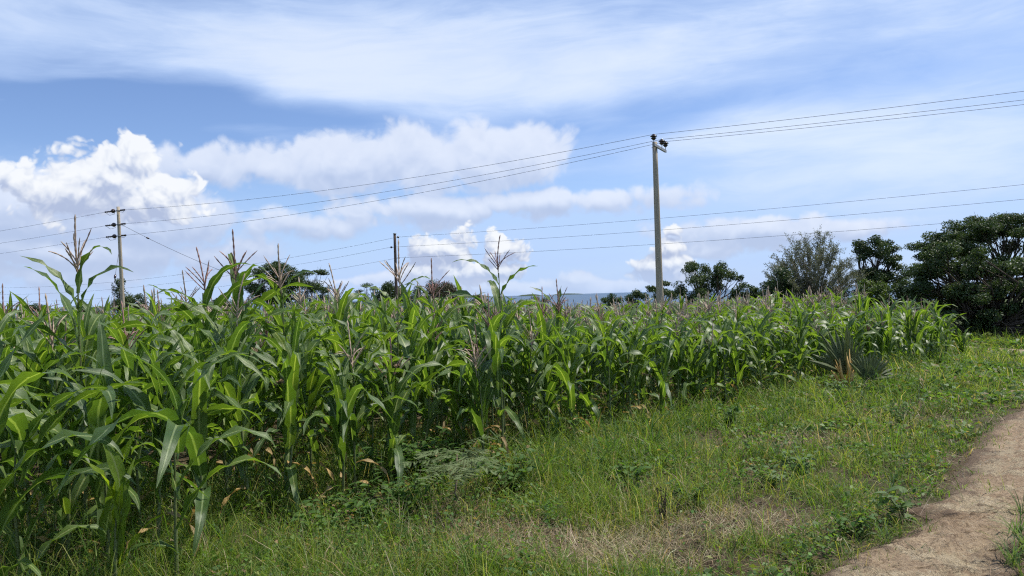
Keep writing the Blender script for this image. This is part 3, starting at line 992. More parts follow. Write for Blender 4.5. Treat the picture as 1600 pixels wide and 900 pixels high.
# brown pole of the far line
D3 = 84.0
P3 = at_px(619.5, 466, D3)
r3 = empty('utility_pole', (P3.x, P3.y, TZ(P3.x, P3.y)), 'short-looking dark brown utility pole behind the feathered maize tassel', 'utility pole')
Z3T = at_px(618, 365, D3).z
pole_shaft(r3, Z3T, TZ(P3.x, P3.y) - 0.5, 0.185, 0.145, M['dark_pole'])
Geo().lathe([(0.15, -0.05), (0.2, -0.04), (0.2, 0.02), (0.05, 0.06)], (0, 0, Z3T - r3.location.z), (0, 0, 1), 12).build('pole_cap', M['steel'], r3)
att3 = []
for i, py in enumerate((371, 386.5, 403.5)):
    z = at_px(618, py, D3).z - r3.location.z
    s = (1, -1, 1)[i]
    c0 = v3(0, 0, z)
    insulator(r3, c0 + v3(0.13 * s, -0.03, 0), v3(s * 0.93, -0.35, 0.05), 0.85)
    att3.append(c0 + v3(0.42 * s, -0.15, 0.03) + v3(*r3.location))


def sag_wire(name, ptss, sags, rad_, label):
    pts = []
    for (a, b_), s in zip(zip(ptss[:-1], ptss[1:]), sags):
        for t in np.linspace(0, 1, 22, endpoint=False):
            pts.append(a + (b_ - a) * t + v3(0, 0, -4 * s * t * (1 - t)))
    pts.append(ptss[-1])
    pts = np.array(pts)
    o0 = pts[0].copy()
    g = Geo()
    g.tube(pts - o0, rad_, 5)
    o = g.build(name, M['wire'], loc=tuple(o0))
    return tag(o, label, 'power line', 'power line wires')


span = v3(35.7, -18.3, 0)
for i in range(3):
    nm_ = ('top', 'middle', 'lowest')[i]
    left = att2[i] + v3(-46, 23.6, -0.9)
    right = tops_main[i] + span * 1.25 + v3(0, 0, (0.75, 0.55, 0.35)[i])
    sag_wire('power_line_wire', [left, att2[i] + v3(-1.35, 0.7, 0)], [0.35], 0.0095, nm_ + ' wire running left from the leaning pole out of view')
    sag_wire('power_line_wire', [att2[i] + v3(0.65, -0.33, 0), tops_main[i], right], [0.55, 0.45], 0.0095, nm_ + ' wire of the near line through the main pole crossarm')
for i in range(3):
    nm_ = ('top', 'middle', 'lowest')[i]
    left = att3[i] + v3(-84, 50.7, -2.6)
    right = att3[i] + v3(67.1, -40.5, 0.55)
    sag_wire('power_line_wire', [left, att3[i], right], [1.7, 0.55], 0.0125, nm_ + ' wire of the far line through the dark brown pole')

# ------------------------------------------------------------------ maize
M['maize'] = leaf_material('maize_leaf', (0.055, 0.105, 0.025), (0.098, 0.157, 0.038), 0.44, 0.42, 0.37, (1.95, 2.15, 0.58), scale=1.7, midrib=(0.27, 0.34, 0.15))
M['maize_young'] = leaf_material('young_maize_leaf', (0.17, 0.26, 0.030), (0.22, 0.30, 0.04), 0.45, 0.3, 0.55, (1.8, 1.75, 0.5), scale=2.0, midrib=(0.26, 0.32, 0.12))
M['maize_dry'] = leaf_material('withered_maize_leaf', (0.25, 0.18, 0.085), (0.35, 0.26, 0.13), 0.7, 0.2, 0.25, (1.3, 1.2, 0.8), scale=6.0, midrib=(0.45, 0.38, 0.22))
M['stalk'] = rough_material('maize_stalk', (0.085, 0.12, 0.035), (0.15, 0.17, 0.065), 6.0, 0.5, 0.35, 0.002, (1, 1, 4))
M['tassel'] = rough_material('maize_tassel', (0.36, 0.25, 0.19), (0.56, 0.45, 0.33), 9.0, 0.8, 0.2, 0.003)
M['tassel_purple'] = rough_material('purple_tassel', (0.25, 0.13, 0.12), (0.42, 0.28, 0.22), 9.0, 0.8, 0.2, 0.003)
M['silk'] = rough_material('maize_silk', (0.15, 0.045, 0.050), (0.30, 0.13, 0.12), 30.0, 0.6, 0.3, 0.004)
M['silk_pale'] = rough_material('pale_silk', (0.42, 0.26, 0.15), (0.50, 0.34, 0.22), 30.0, 0.6, 0.3, 0.004)


def leaf_strip(rg, th0, th1, p, width, nseg, wav=0.10, twist=0.4, kink=None):
    """blade of unit length growing towards +x from the stalk: left edge, midrib, right edge"""
    s = np.linspace(0, 1, nseg + 1)
    th = th0 + (th1 - th0) * s ** p
    if kink:
        th = th + np.where(s > kink, 1.3 * np.clip((s - kink) / 0.08, 0, 1), 0)
    th = np.minimum(th, 3.05)
    ds = 1.0 / nseg
    x = np.concatenate([[0], np.cumsum(np.sin(th[:-1]) * ds)])
    z = np.concatenate([[0], np.cumsum(np.cos(th[:-1]) * ds)])
    sw = rg.normal(0, 0.10)
    y = sw * s ** 2
    w = width * np.clip(0.55 + 2.2 * s, 0, 1) * np.maximum(1 - s ** 2.4, 0.0) ** 0.85 + 0.002
    w[-1] = 0.003
    tw = twist * s * rg.uniform(-1, 1) * 2.0
    nx, nz = -np.cos(th), np.sin(th)                     # upper face normal in the xz plane
    ph = rg.uniform(0, 6.28)
    fr = rg.uniform(16, 26)
    fade = np.clip(s * 5, 0, 1) * np.clip((1 - s) * 4, 0, 1)
    vs_, uv = [], []
    for i in range(nseg + 1):
        lat = np.array((-math.sin(tw[i]) * nx[i] * -1, math.cos(tw[i]), -math.sin(tw[i]) * nz[i] * -1))
        nn = np.array((nx[i] * math.cos(tw[i]), -math.sin(tw[i]), nz[i] * math.cos(tw[i])))
        c = np.array((x[i], y[i], z[i]))
        up = 0.36 * (1 - 0.55 * s[i])
        ea = wav * width * 2.2 * math.sin(fr * s[i] + ph) * fade[i]
        eb = wav * width * 2.2 * math.sin(fr * s[i] * 1.13 + ph + 2.2) * fade[i]
        hw = w[i] / 2
        vs_ += [c + lat * hw + nn * (hw * up + ea), c, c - lat * hw + nn * (hw * up + eb)]
        uv += [(0.0, s[i] * 8), (0.5, s[i] * 8), (1.0, s[i] * 8)]
    f = []
    for i in range(nseg):
        a = i * 3
        f += [(a, a + 3, a + 4, a + 1), (a + 1, a + 4, a + 5, a + 2)]
    return np.array(vs_), np.array(f), np.array(uv)


rgm = np.random.RandomState(101)
SHAPES = []
for k in range(26):
    kind = ('up', 'up', 'arch', 'arch', 'droop', 'mid', 'arch', 'mid', 'droop', 'up', 'kink', 'arch', 'mid')[k % 13]
    r_ = rgm.uniform
    if kind == 'up':
        pr = (r_(0.15, 0.35), r_(0.9, 1.9), 1.7, None)
    elif kind == 'mid':
        pr = (r_(0.25, 0.45), r_(1.6, 2.3), 1.8, None)
    elif kind == 'arch':
        pr = (r_(0.22, 0.45), r_(2.6, 3.0), 1.9, None)
    elif kind == 'droop':
        pr = (r_(0.5, 0.9), r_(2.8, 3.05), 0.75, None)
    else:
        pr = (r_(0.25, 0.5), r_(1.0, 1.4), 1.2, r_(0.35, 0.55))
    sd = rgm.randint(1 << 30)
    wd = rgm.uniform(0.088, 0.122)
    hi = leaf_strip(np.random.RandomState(sd), pr[0], pr[1], pr[2], wd, 13, 0.10, 0.5, pr[3])
    lo = leaf_strip(np.random.RandomState(sd), pr[0], pr[1], pr[2], wd * 1.05, 6, 0.06, 0.5, pr[3])
    me = {q: new_mesh('maize_leaf_' + kind, hi[0], hi[1], M[q], uv=hi[2]) for q in ('maize', 'maize_young', 'maize_dry')}
    SHAPES.append(dict(kind=kind, hi=hi, lo=lo, me=me))
BY = {q: [i for i, s_ in enumerate(SHAPES) if s_['kind'] == q] for q in ('up', 'mid', 'arch', 'droop', 'kink')}


def tassel_geo(rg, nb, seg, sides, L=0.44, thick=1.25):
    """central spike and spreading side branches beaded with spikelets; base at the origin"""
    g = Geo()
    bead = lambda n, r: np.array([r * (1.0 if i % 2 else 0.62) for i in range(n - 1)] + [r * 0.3])
    n = seg + 3
    lx = rg.normal(0, 0.03, 2)
    g.tube([(0, 0, -0.06), (0, 0, 0.03)], [0.0045, 0.004], sides, cap=False)
    g.tube([(lx[0] * t * t, lx[1] * t * t, 0.03 + (L - 0.03) * t) for t in np.linspace(0, 1, n)], bead(n, 0.0075 * thick), sides, cap=False)
    for k in range(nb):
        az = 2.4 * k + rg.uniform(-0.5, 0.5)
        z0 = 0.01 + 0.10 * k / nb
        ln = rg.uniform(0.18, 0.31)
        a0_, a1_ = rg.uniform(0.35, 0.75), rg.uniform(0.6, 1.75) if rg.uniform() < 0.4 else rg.uniform(0.5, 0.9)
        pts, p = [], np.array((0.0, 0.0, z0))
        for t in np.linspace(0, 1, seg):
            pts.append(p.copy())
            th = a0_ + (a1_ - a0_) * t
            p = p + ln / seg * np.array((math.sin(th) * math.cos(az), math.sin(th) * math.sin(az), math.cos(th)))
        g.tube(pts, bead(seg, 0.0052 * thick), sides, cap=False)
    return g


TASSELS = {}
for q in ('tassel', 'tassel_purple'):
    TASSELS[q] = [tassel_geo(np.random.RandomState(200 + k), 8 + k % 5, 12, 3).mesh('tassel', M[q]) for k in range(6)]
TASSEL_LO = [tassel_geo(np.random.RandomState(300 + k), 9, 4, 3, thick=2.0) for k in range(5)]
TASSEL_LO = [(np.concatenate(g.v), np.array([f for f in g.f])) for g in TASSEL_LO]
STALKS = []
for k in range(6):
    rg = np.random.RandomState(400 + k)
    g = Geo()
    bend = rg.normal(0, 0.02, 2)
    zz = np.linspace(0, 1, 15)
    g.tube([(bend[0] * math.sin(2 * t), bend[1] * math.sin(2.4 * t), t) for t in zz], [(0.0150 - 0.0100 * t) * (1.25 if i % 2 == 0 else 0.92) for i, t in enumerate(zz)], 6)
    STALKS.append(g.mesh('stalk', M['stalk']))
# an ear in its husk with a tuft of silk at the tip
g = Geo()
for k in range(5):
    az = 2 * math.pi * k / 5
    g.lathe([(0.010, 0.0), (0.022, 0.03), (0.026, 0.09), (0.022, 0.15), (0.012, 0.19), (0.003, 0.215)], (0.004 * math.cos(az), 0.004 * math.sin(az), 0.0), (0.06 * math.cos(az), 0.06 * math.sin(az), 1), 8)
HUSK = g.mesh('ear', M['maize_young'])
HUSK.uv_layers.new(name='UVMap')
g = Geo()
rg = np.random.RandomState(9)
for k in range(46):
    az, sp_ = rg.uniform(0, 6.28), rg.uniform(0.2, 1.0)
    d_ = np.array((math.cos(az) * sp_, math.sin(az) * sp_, rg.uniform(0.3, 1.0)))
    L_ = rg.uniform(0.03, 0.065)
    p0_ = np.array((0, 0, 0.19))
    g.tube([p0_, p0_ + d_ * L_ * 0.6, p0_ + d_ * L_ + np.array((math.cos(az), math.sin(az), -0.9)) * 0.022], [0.0032, 0.0030, 0.0018], 3, cap=False)
SILK = {q: g.mesh('silk', M[q]) for q in ('silk', 'silk_pale')}


def plant_spec(rg, H, n_leaf, top, plane, vig=1.0, low=0.14):
    """leaves of one plant: (shape, height, azimuth, tilt, length, width factor)"""
    out = []
    for k in range(n_leaf):
        t = k / (n_leaf - 1)
        z = H * (low + (0.93 - low) * t)
        az = plane + math.pi * (k % 2) + rg.normal(0, 0.45)
        L = (0.52 + 0.42 * math.sin(math.pi * min(1, 0.12 + 0.72 * t))) * rg.uniform(0.85, 1.12) * vig
        u = rg.uniform()
        if t > 0.8:
            L *= 0.86
        if t > 0.78 and top == 'whorl':
            kind = 'up' if u < 0.75 else 'mid'
            L *= 0.82
        elif t > 0.8:
            kind = 'up' if u < 0.3 else ('mid' if u < 0.6 else 'arch')
        elif t > 0.4:
            kind = 'arch' if u < 0.58 else ('mid' if u < 0.74 else ('up' if u < 0.84 else 'kink'))
        else:
            kind = 'arch' if u < 0.68 else ('droop' if u < 0.9 else 'kink')
        out.append((int(rg.choice(BY[kind])), z, az, rg.normal(0, 0.10), L, rg.uniform(0.9, 1.15)))
    return out


GOLDEN = 0.0
FIELD = np.array([(-9.0, 0.4), (-4.6, 2.7), (-3.1, 3.9), (-2.6, 5.0), (-2.0, 6.25), (0.0, 7.85), (2.1, 9.75), (5.45, 13.2), (10.4, 17.3), (12.2, 25.0), (13.0, 46.0)])
EDGE = FIELD


def field_depth(x, y):
    """distance inside the field from its open edge, negative on the verge"""
    return -poly_dist(EDGE, x, y)


def add_leaf_obj(root, spec, mat='maize'):
    si, z, az, tilt, L, wf = spec
    return link('leaf', SHAPES[si]['me'][mat], root, (0, 0, z), (0, tilt, az), (L, L * wf, L))


PLANE = math.atan2(0.654, 0.756)


def maize_thing(rg, x, y, H, label, group, tassel=None, n_leaf=11, top='tassel', plane=None, vig=1.0, lean=None, ears=(), mat='maize', tscale=1.0, dry=1, name='maize_plant', joined=None, leaf_over=None):
    root = empty(name, (x, y, TZ(x, y) - 0.02), label, 'maize plant', group)
    lean = lean if lean is not None else rg.normal(0, 0.045, 2)
    root.rotation_euler = (lean[0], lean[1], 0)
    plane = rg.uniform(0, math.pi) if plane is None else plane
    sth = H * (1.0 if tassel else 0.86)
    link('stalk', STALKS[rg.randint(6)], root, rot=(0, 0, rg.uniform(0, 6.28)), scale=(1, 1, sth))
    if joined is not None:
        link('leaves', joined, root, rot=(0, 0, plane), scale=(H / 1.3 * 0.4 + 0.6, H / 1.3 * 0.4 + 0.6, H / 1.3))
    else:
        specs = plant_spec(rg, H, n_leaf, top, plane, vig)
        if leaf_over:
            specs = leaf_over(specs)
        for k, sp in enumerate(specs):
            mm = mat
            if k < dry and rg.uniform() < 0.4:
                mm = 'maize_dry'
                sp = (int(rg.choice(BY['droop'])), sp[1], sp[2], 0.5, sp[4] * 0.7, 0.6)
            add_leaf_obj(root, sp, mm)
    if tassel:
        link('tassel', TASSELS[tassel][rg.randint(6)], root, (0, 0, H), (rg.normal(0, .08), rg.normal(0, .08), rg.uniform(0, 6.28)), (tscale,) * 3)
    for z, az, silk in ears:
        e = link('ear', HUSK, root, (0.02 * math.cos(az), 0.02 * math.sin(az), z), (0, 0.35, az))
        link('silk', SILK[silk], e)
    return root


def px_spot(px, d):
    p = at_px(px, 470, d)
    return p.x, p.y


SPECIAL = []


def special(px, d, ytop, label, tassel=None, **kw):
    """a plant the photograph shows singly: foot below pixel column px, d metres off, top at row ytop"""
    x, y = px_spot(px, d)
    top_z = at_px(px, ytop, d).z - TZ(x, y)
    ts = kw.pop('tscale', 1.0)
    H = top_z - 0.43 * ts if tassel else top_z / 1.30
    SPECIAL.append((x, y))
    rg = np.random.RandomState(int(px * 7 + d * 13 + 900 + kw.pop('seed', 0)))
    kw.setdefault('lean', rg.normal(0, 0.012, 2))
    return maize_thing(rg, x, y, H, label, kw.pop('group', 'maize plants'), tassel, tscale=ts, **kw)


special(128, 5.75, 333, 'tall maize plant with spreading pinkish tassel and purple-silked ear low on the stalk', 'tassel', n_leaf=11, tscale=1.05, ears=((0.50, 3.5, 'silk'),), plane=0.1, lean=(0.0, -0.012))
special(172, 4.35, 726, 'short bright yellow-green maize shoot with upright rolled leaves', None, n_leaf=6, top='whorl', mat='maize_young', vig=0.62, dry=0, plane=0.9,
        leaf_over=lambda sp: [(BY['up'][k % len(BY['up'])], 0.12 + 0.05 * k, 0.4 + 2.5 * k, -0.12 - 0.05 * k, 0.52 + 0.04 * k, 0.95) for k in range(7)])
hang = lambda sp: [(BY['droop'][0], 1.02, -1.75, -0.2, 1.05, 1.0), (BY['droop'][1], 0.90, -1.1, -0.35, 0.95, 1.0), (BY['mid'][0], 1.0, 0.15, -0.25, 0.70, 1.1), (BY['arch'][0], 0.70, 0.25, 0.1, 0.75, 1.0),
                   (BY['arch'][1], 0.62, 3.0, 0.0, 0.6, 1.0), (BY['arch'][2], 0.45, 0.0, 0.1, 0.85, 1.0), (BY['up'][1], 1.08, -1.9, -0.1, 0.5, 1.15), (BY['droop'][2], 0.3, 3.4, 0.0, 0.55, 1.0)]
special(266, 4.5, 545, 'chest-high maize plant with a long broad leaf hanging to the grass', None, n_leaf=7, top='whorl', plane=0.2, vig=1.05, dry=0, leaf_over=hang)
special(28, 4.35, 560, 'maize plant with wide drooping leaves in the bottom left corner', None, n_leaf=10, plane=0.3, vig=1.0, leaf_over=lambda sp: sp + [(BY['droop'][1], 1.0, -1.3, -0.3, 0.9, 1.25)])
special(95, 5.0, 590, 'leafy maize plant just left of the purple-silked plant', None, n_leaf=10, plane=0.9)
special(212, 5.5, 500, 'maize plant between the purple-silked plant and the hanging leaf', None, n_leaf=11, plane=0.4)
special(310, 5.9, 520, 'maize plant right of the hanging leaf, set back in the grass', None, n_leaf=10, plane=2.4)
special(-22, 3.9, 470, 'nearest maize plant with broad arching leaves cut by the left picture edge', None, n_leaf=10, plane=0.15, vig=1.05)
special(40, 5.2, 500, 'leafy maize plant between the nearest plant and the tall pinkish-tasselled one', None, n_leaf=10, plane=0.5)
special(350, 6.3, 455, 'maize plant with broad hanging top leaves in the front row', None, n_leaf=11, plane=0.0, vig=1.05)
special(318, 7.0, 382, 'maize plant carrying a dark purple upright tassel with short branches', 'tassel_purple', n_leaf=11, plane=0.3)
special(292, 8.2, 420, 'maize plant with pale thin tassel just behind the dark purple tassel', 'tassel', n_leaf=10)
special(374, 7.4, 357, 'maize plant with a single long dark tassel spike', 'tassel_purple', n_leaf=11, tscale=1.15)
special(446, 7.1, 378, 'maize plant with wide straw-coloured tassel in front of the domed dark tree', 'tassel', n_leaf=12, seed=5, ears=((0.85, 4.3, 'silk_pale'),))
special(530, 8.0, 408, 'maize plant with small bushy brown tassel and an ear with dark silk', 'tassel', n_leaf=11, ears=((0.80, 4.9, 'silk'),))
special(619, 8.5, 372, 'maize plant whose tall feathered tassel stands before the brown pole', 'tassel', n_leaf=11, tscale=1.25, ears=((0.86, 4.6, 'silk_pale'),))
special(676, 8.9, 402, 'maize plant with thin upright tassel right of the brown pole', 'tassel_purple', n_leaf=10, tscale=1.15)
special(782, 8.8, 366, 'tallest maize plant, its tassel and top leaves clear against the sky', 'tassel_purple', n_leaf=12, plane=0.05, vig=1.08, lean=(0.0, -0.008),
        leaf_over=lambda sp: [q if k < 8 else ((BY['arch'] + BY['mid'])[k], q[1], q[2], q[3] + 0.15, 0.62, 1.55) for k, q in enumerate(sp)])
special(706, 8.7, 470, 'maize plant with pale pink silk halfway up, left of the tallest plant', None, n_leaf=11, ears=((0.78, 4.7, 'silk_pale'),))
special(845, 9.6, 446, 'maize plant with reddish tassel just right of the tallest plant', 'tassel_purple', n_leaf=10)
special(872, 10.3, 434, 'maize plant with star-shaped purple tassel in front of the lake', 'tassel_purple', n_leaf=10, tscale=1.1)
special(945, 10.6, 452, 'maize plant with one upright leaf spike before the lake', None, n_leaf=10, top='whorl')
special(1246, 13.2, 430, 'maize plant with an erect leaf spike rising above the right part of the field', None, n_leaf=11, top='whorl', vig=0.95)
special(70, 8.6, 446, 'maize plant with reddish tassel at the far left behind the front row', 'tassel_purple', n_leaf=10)
special(14, 7.6, 440, 'maize plant with thin purple tassel at the left picture edge', 'tassel_purple', n_leaf=10)
special(236, 8.0, 470, 'maize plant right of the leaning pole with upright top leaves', None, n_leaf=11, top='whorl')
special(1000, 11.1, 520, 'short maize plant at the field edge leaning over the grass', None, n_leaf=9, vig=0.8)
special(1502, 17.2, 520, 'last low maize plant at the right corner of the field', None, n_leaf=9, vig=0.8)
special(1475, 17.4, 482, 'second-last maize plant beside the right field corner', None, n_leaf=10, vig=0.85)

# all the others: rows along the edge
rgf = np.random.RandomState(500)
cand = []
E = np.array((0.756, 0.654))
NRM = np.array((-0.654, 0.756))
for i in range(-2, 72):
    dep = 0.25 + 0.62 * i
    for j in range(-60, 190):
        a = 0.34 * j + (0.17 if i % 2 else 0)
        p = np.array((-0.15, 7.9)) + E * (a + rgf.normal(0, 0.07)) + NRM * (dep + rgf.normal(0, 0.08) - 0.3)
        cand.append(p)
cand = np.array(cand)
fd = field_depth(cand[:, 0], cand[:, 1])
dist = np.hypot(cand[:, 0], cand[:, 1])
az = np.degrees(np.arctan2(cand[:, 0], cand[:, 1]))
keep = (fd > np.where(cand[:, 0] < -1.2, -0.3, 0.05)) & (cand[:, 1] > 1.5) & (np.abs(az) < 41) & (dist < 47) & (dist > 3.4)
prob = np.where(dist < 14, 0.93, np.where(dist < 24, 0.72, 0.42))
keep &= rgf.uniform(size=len(cand)) < prob
cand, fd, dist = cand[keep], fd[keep], dist[keep]
sp_ = np.array(SPECIAL)
near_sp = np.min(np.hypot(cand[:, None, 0] - sp_[None, :, 0], cand[:, None, 1] - sp_[None, :, 1]), axis=1)
# keep the special plants readable: nothing stands right in front of them
px_, py_ = ground_px(1326, 606)
sp_ok = (near_sp > 0.22) & (np.hypot(cand[:, 0] - px_, cand[:, 1] - py_) > 0.62)
cand, fd, dist = (q[sp_ok] for q in (cand, fd, dist))
score = (1 / dist) * np.exp(-np.clip(fd, 0, 99) / 3.2)
order = np.argsort(-score)
cand, fd, dist = cand[order], fd[order], dist[order]
N_LEAFY, N_THING = 118, 275

# joined leaf sets for the things further off
JOINED = []
for k in range(22):
    rg = np.random.RandomState(700 + k)
    V, Fc, U, n0 = [], [], [], 0
    for si, z, az_, tilt, L, wf in plant_spec(rg, 1.3, rg.randint(9, 12), 'tassel' if k % 2 else 'whorl', 0.0, 1.0):
        v, f, u = SHAPES[si]['hi' if k < 0 else 'lo']
        Mx = np.array(Matrix.Rotation(az_, 3, 'Z') @ Matrix.Rotation(tilt, 3, 'Y'))
        V.append((v * (L, L * wf, L)) @ Mx.T + (0, 0, z))
        Fc.append(f + n0)
        U.append(u)
        n0 += len(v)
    JOINED.append((np.concatenate(V), np.concatenate(Fc), np.concatenate(U), k % 2))
JOINED_ME = [new_mesh('leaves', v, f, M['maize'], uv=u) for v, f, u, _ in JOINED]


def row_words(f, d):
    if f < 0.75:
        return 'front row'
    return 'second row' if f < 1.4 else 'inner rows'


ORD = 'first second third fourth fifth sixth seventh eighth ninth tenth eleventh twelfth thirteenth fourteenth fifteenth sixteenth seventeenth eighteenth nineteenth twentieth'.split()
ANCHORS = [(128, 'the purple-silked plant'), (266, 'the plant with the hanging leaf'), (446, 'the straw-tasselled plant'), (619, 'the plant before the brown pole'), (782, 'the tallest plant'),
           (1000, 'the short leaning plant'), (1322, 'the palm'), (1502, 'the last plant at the right corner')]
COUNTED = {}
for rw_ in ('front row', 'second row'):
    lst = sorted((800 + F_PX * cand[i][0] / cand[i][1], i) for i in range(N_THING) if row_words(fd[i], 0) == rw_)
    for ax_, an in ANCHORS:
        for sgn, wd_ in ((1, 'right'), (-1, 'left')):
            seq = [q for q in (lst if sgn > 0 else lst[::-1]) if (q[0] - ax_) * sgn > 0]
            for k, (xx, i) in enumerate(seq[:20]):
                if i not in COUNTED or COUNTED[i][0] > k:
                    COUNTED[i] = (k, '%s %s maize plant to the %s of %s' % (ORD[k], rw_.replace(' ', '-'), wd_, an))


def hsd(x):
    m_ = np.interp(x, (-4, -0.5, 2, 9), (1.38, 1.24, 1.00, 1.05))
    return float(np.clip(rgf.normal(m_, 0.15), m_ - 0.32, m_ + 0.28))


for i in range(N_THING):
    x, y = cand[i]
    rg = np.random.RandomState(2000 + i)
    H = hsd(x) * (0.93 if fd[i] < 0.5 else 1.0)
    tas = rg.uniform() < (0.16 if dist[i] < 12 else 0.34)
    tq = ('tassel', 'tassel_purple')[rg.randint(2)] if tas else None
    side = 'left of the tallest plant' if x < 0 else ('below the main pole' if x < 3.4 else 'towards the palm')
    rw = row_words(fd[i], dist[i])
    lab = '%s maize plant in the %s %s' % ('tasselled' if tas else 'leafy green', rw, side)
    grp = 'maize %s %s %s' % (rw, 'tasselled' if tas else 'leafy', side)
    if i in COUNTED:
        lab, grp = COUNTED[i][1], 'maize plants of the ' + rw
    if i < N_LEAFY:
        maize_thing(rg, x, y, H, lab, grp, tq, n_leaf=rg.randint(10, 13), top='tassel' if tas else 'whorl', dry=3,
                    ears=((H * rg.uniform(0.5, 0.65), rg.uniform(0, 6.28), 'silk' if rg.uniform() < 0.5 else 'silk_pale'),) if rg.uniform() < 0.10 else ())
    else:
        k = 2 * rg.randint(11) + (1 if tas else 0)
        maize_thing(rg, x, y, H, lab, grp, tq, joined=JOINED_ME[k])

# the mass of the field behind them
V, Fq, U, n0 = [], [], [], 0
VT, FT, nt0 = [], [], 0
VS, FS, ns0 = [], [], 0
q3 = np.array([(math.cos(t), math.sin(t), 0) for t in (0, 2.09, 4.19)])
for i in range(N_THING, len(cand)):
    x, y = cand[i]
    rg = np.random.RandomState(5000 + i)
    k = rg.randint(22)
    v, f, u, tas = JOINED[k]
    far = dist[i] > 20
    H = hsd(x) * (1.04 if far else 1.0)
    c, s = math.cos(rg.uniform(0, 6.28)), 0
    a = rg.uniform(0, 6.28)
    Rz = np.array(((math.cos(a), -math.sin(a), 0), (math.sin(a), math.cos(a), 0), (0, 0, 1)))
    sc = np.array((1, 1, H / 1.3)) * (1.12 if far else 1.0)
    base = np.array((x, y, TZ(x, y)))
    vv = v
    if far:                                              # only the tops show from here
        pass
    V.append((vv * sc) @ Rz.T + base)
    Fq.append(f + n0)
    U.append(u)
    n0 += len(vv)
    VS.append(np.concatenate([base + q3 * 0.013, base + q3 * 0.006 + (0, 0, H * 1.12)]))
    FS.append(np.array([(0, 1, 4, 3), (1, 2, 5, 4), (2, 0, 3, 5)]) + ns0)
    ns0 += 6
    if rg.uniform() < (0.2 if dist[i] < 12 else float(np.interp(x, (-6, 4), (0.38, 0.85)))):
        tv_, tf_ = TASSEL_LO[rg.randint(5)]
        ts = rg.uniform(0.85, 1.15)
        VT.append((tv_ * ts) @ Rz.T + base + (0, 0, H * (1.2 if far else 1.1)))
        FT.append(tf_ + nt0)
        nt0 += len(tv_)
fieldo = link('maize_field', new_mesh('maize_field', np.concatenate(V), np.concatenate(Fq), M['maize'], uv=np.concatenate(U)))
tag(fieldo, 'dense mass of green maize leaves filling the field behind the front rows', 'maize', kind='stuff')
o = link('stalks', new_mesh('stalks', np.concatenate(VS), np.concatenate(FS), M['stalk']), fieldo)
o['kind'] = 'stuff'
o = link('tassels', new_mesh('tassels', np.concatenate(VT), np.concatenate(FT), M['tassel']), fieldo)
o['kind'] = 'stuff'
print('MAIZE', len(cand), 'stuff', len(cand) - N_THING, 'quads', sum(len(f) for f in Fq), sum(len(f) for f in FT))

# ------------------------------------------------------------------ grass, straw and weeds
def vnoise(x, y, seed, scale):
    """smooth value noise between 0 and 1"""
    tab = np.random.RandomState(seed).uniform(size=(64, 64))
    x, y = np.asarray(x) * scale + 100.0, np.asarray(y) * scale + 100.0
    i, j = np.floor(x).astype(int), np.floor(y).astype(int)
    fx, fy = x - i, y - j
    fx, fy = fx * fx * (3 - 2 * fx), fy * fy * (3 - 2 * fy)
    g_ = lambda a, b_: tab[a % 64, b_ % 64]
    return (g_(i, j) * (1 - fx) + g_(i + 1, j) * fx) * (1 - fy) + (g_(i, j + 1) * (1 - fx) + g_(i + 1, j + 1) * fx) * fy


def fnoise(x, y, seed, scale):
    return (vnoise(x, y, seed, scale) + 0.5 * vnoise(x, y, seed + 1, scale * 2.1) + 0.25 * vnoise(x, y, seed + 2, scale * 4.3)) / 1.75


M['grass'] = leaf_material('grass_blade', None, None, 0.5, 0.2, 0.4, (1.7, 1.75, 0.7), scale=3.0, tint=True)
M['straw'] = leaf_material('straw_blade', None, None, 0.75, 0.15, 0.15, (1.2, 1.2, 1.0), scale=3.0, tint=True)

PATCH = []
for px, py, rx, ry, k in [(890, 862, 0.85, 0.38, 1.0), (1140, 825, 0.48, 0.28, 0.95), (705, 828, 0.36, 0.22, 0.9), (1260, 690, 0.75, 0.35, 0.65), (1180, 700, 0.5, 0.3, 0.5), (600, 880, 0.4, 0.2, 0.35), (1420, 655, 0.5, 0.4, 0.4), (1010, 884, 0.5, 0.2, 0.7)]:
    gx_, gy_ = ground_px(px, py)
    PATCH.append((gx_, gy_, rx, ry, k))


def dryness(x, y):
    out = np.zeros(np.shape(x))
    for a, b_, rx, ry, k in PATCH:
        q = np.sqrt(((x - a) / rx) ** 2 + ((y - b_) / ry) ** 2) + 0.9 * (fnoise(x, y, 31, 3.0) - 0.5)
        out = np.maximum(out, k * np.clip(1.35 - q, 0, 0.6) / 0.6)
    return out


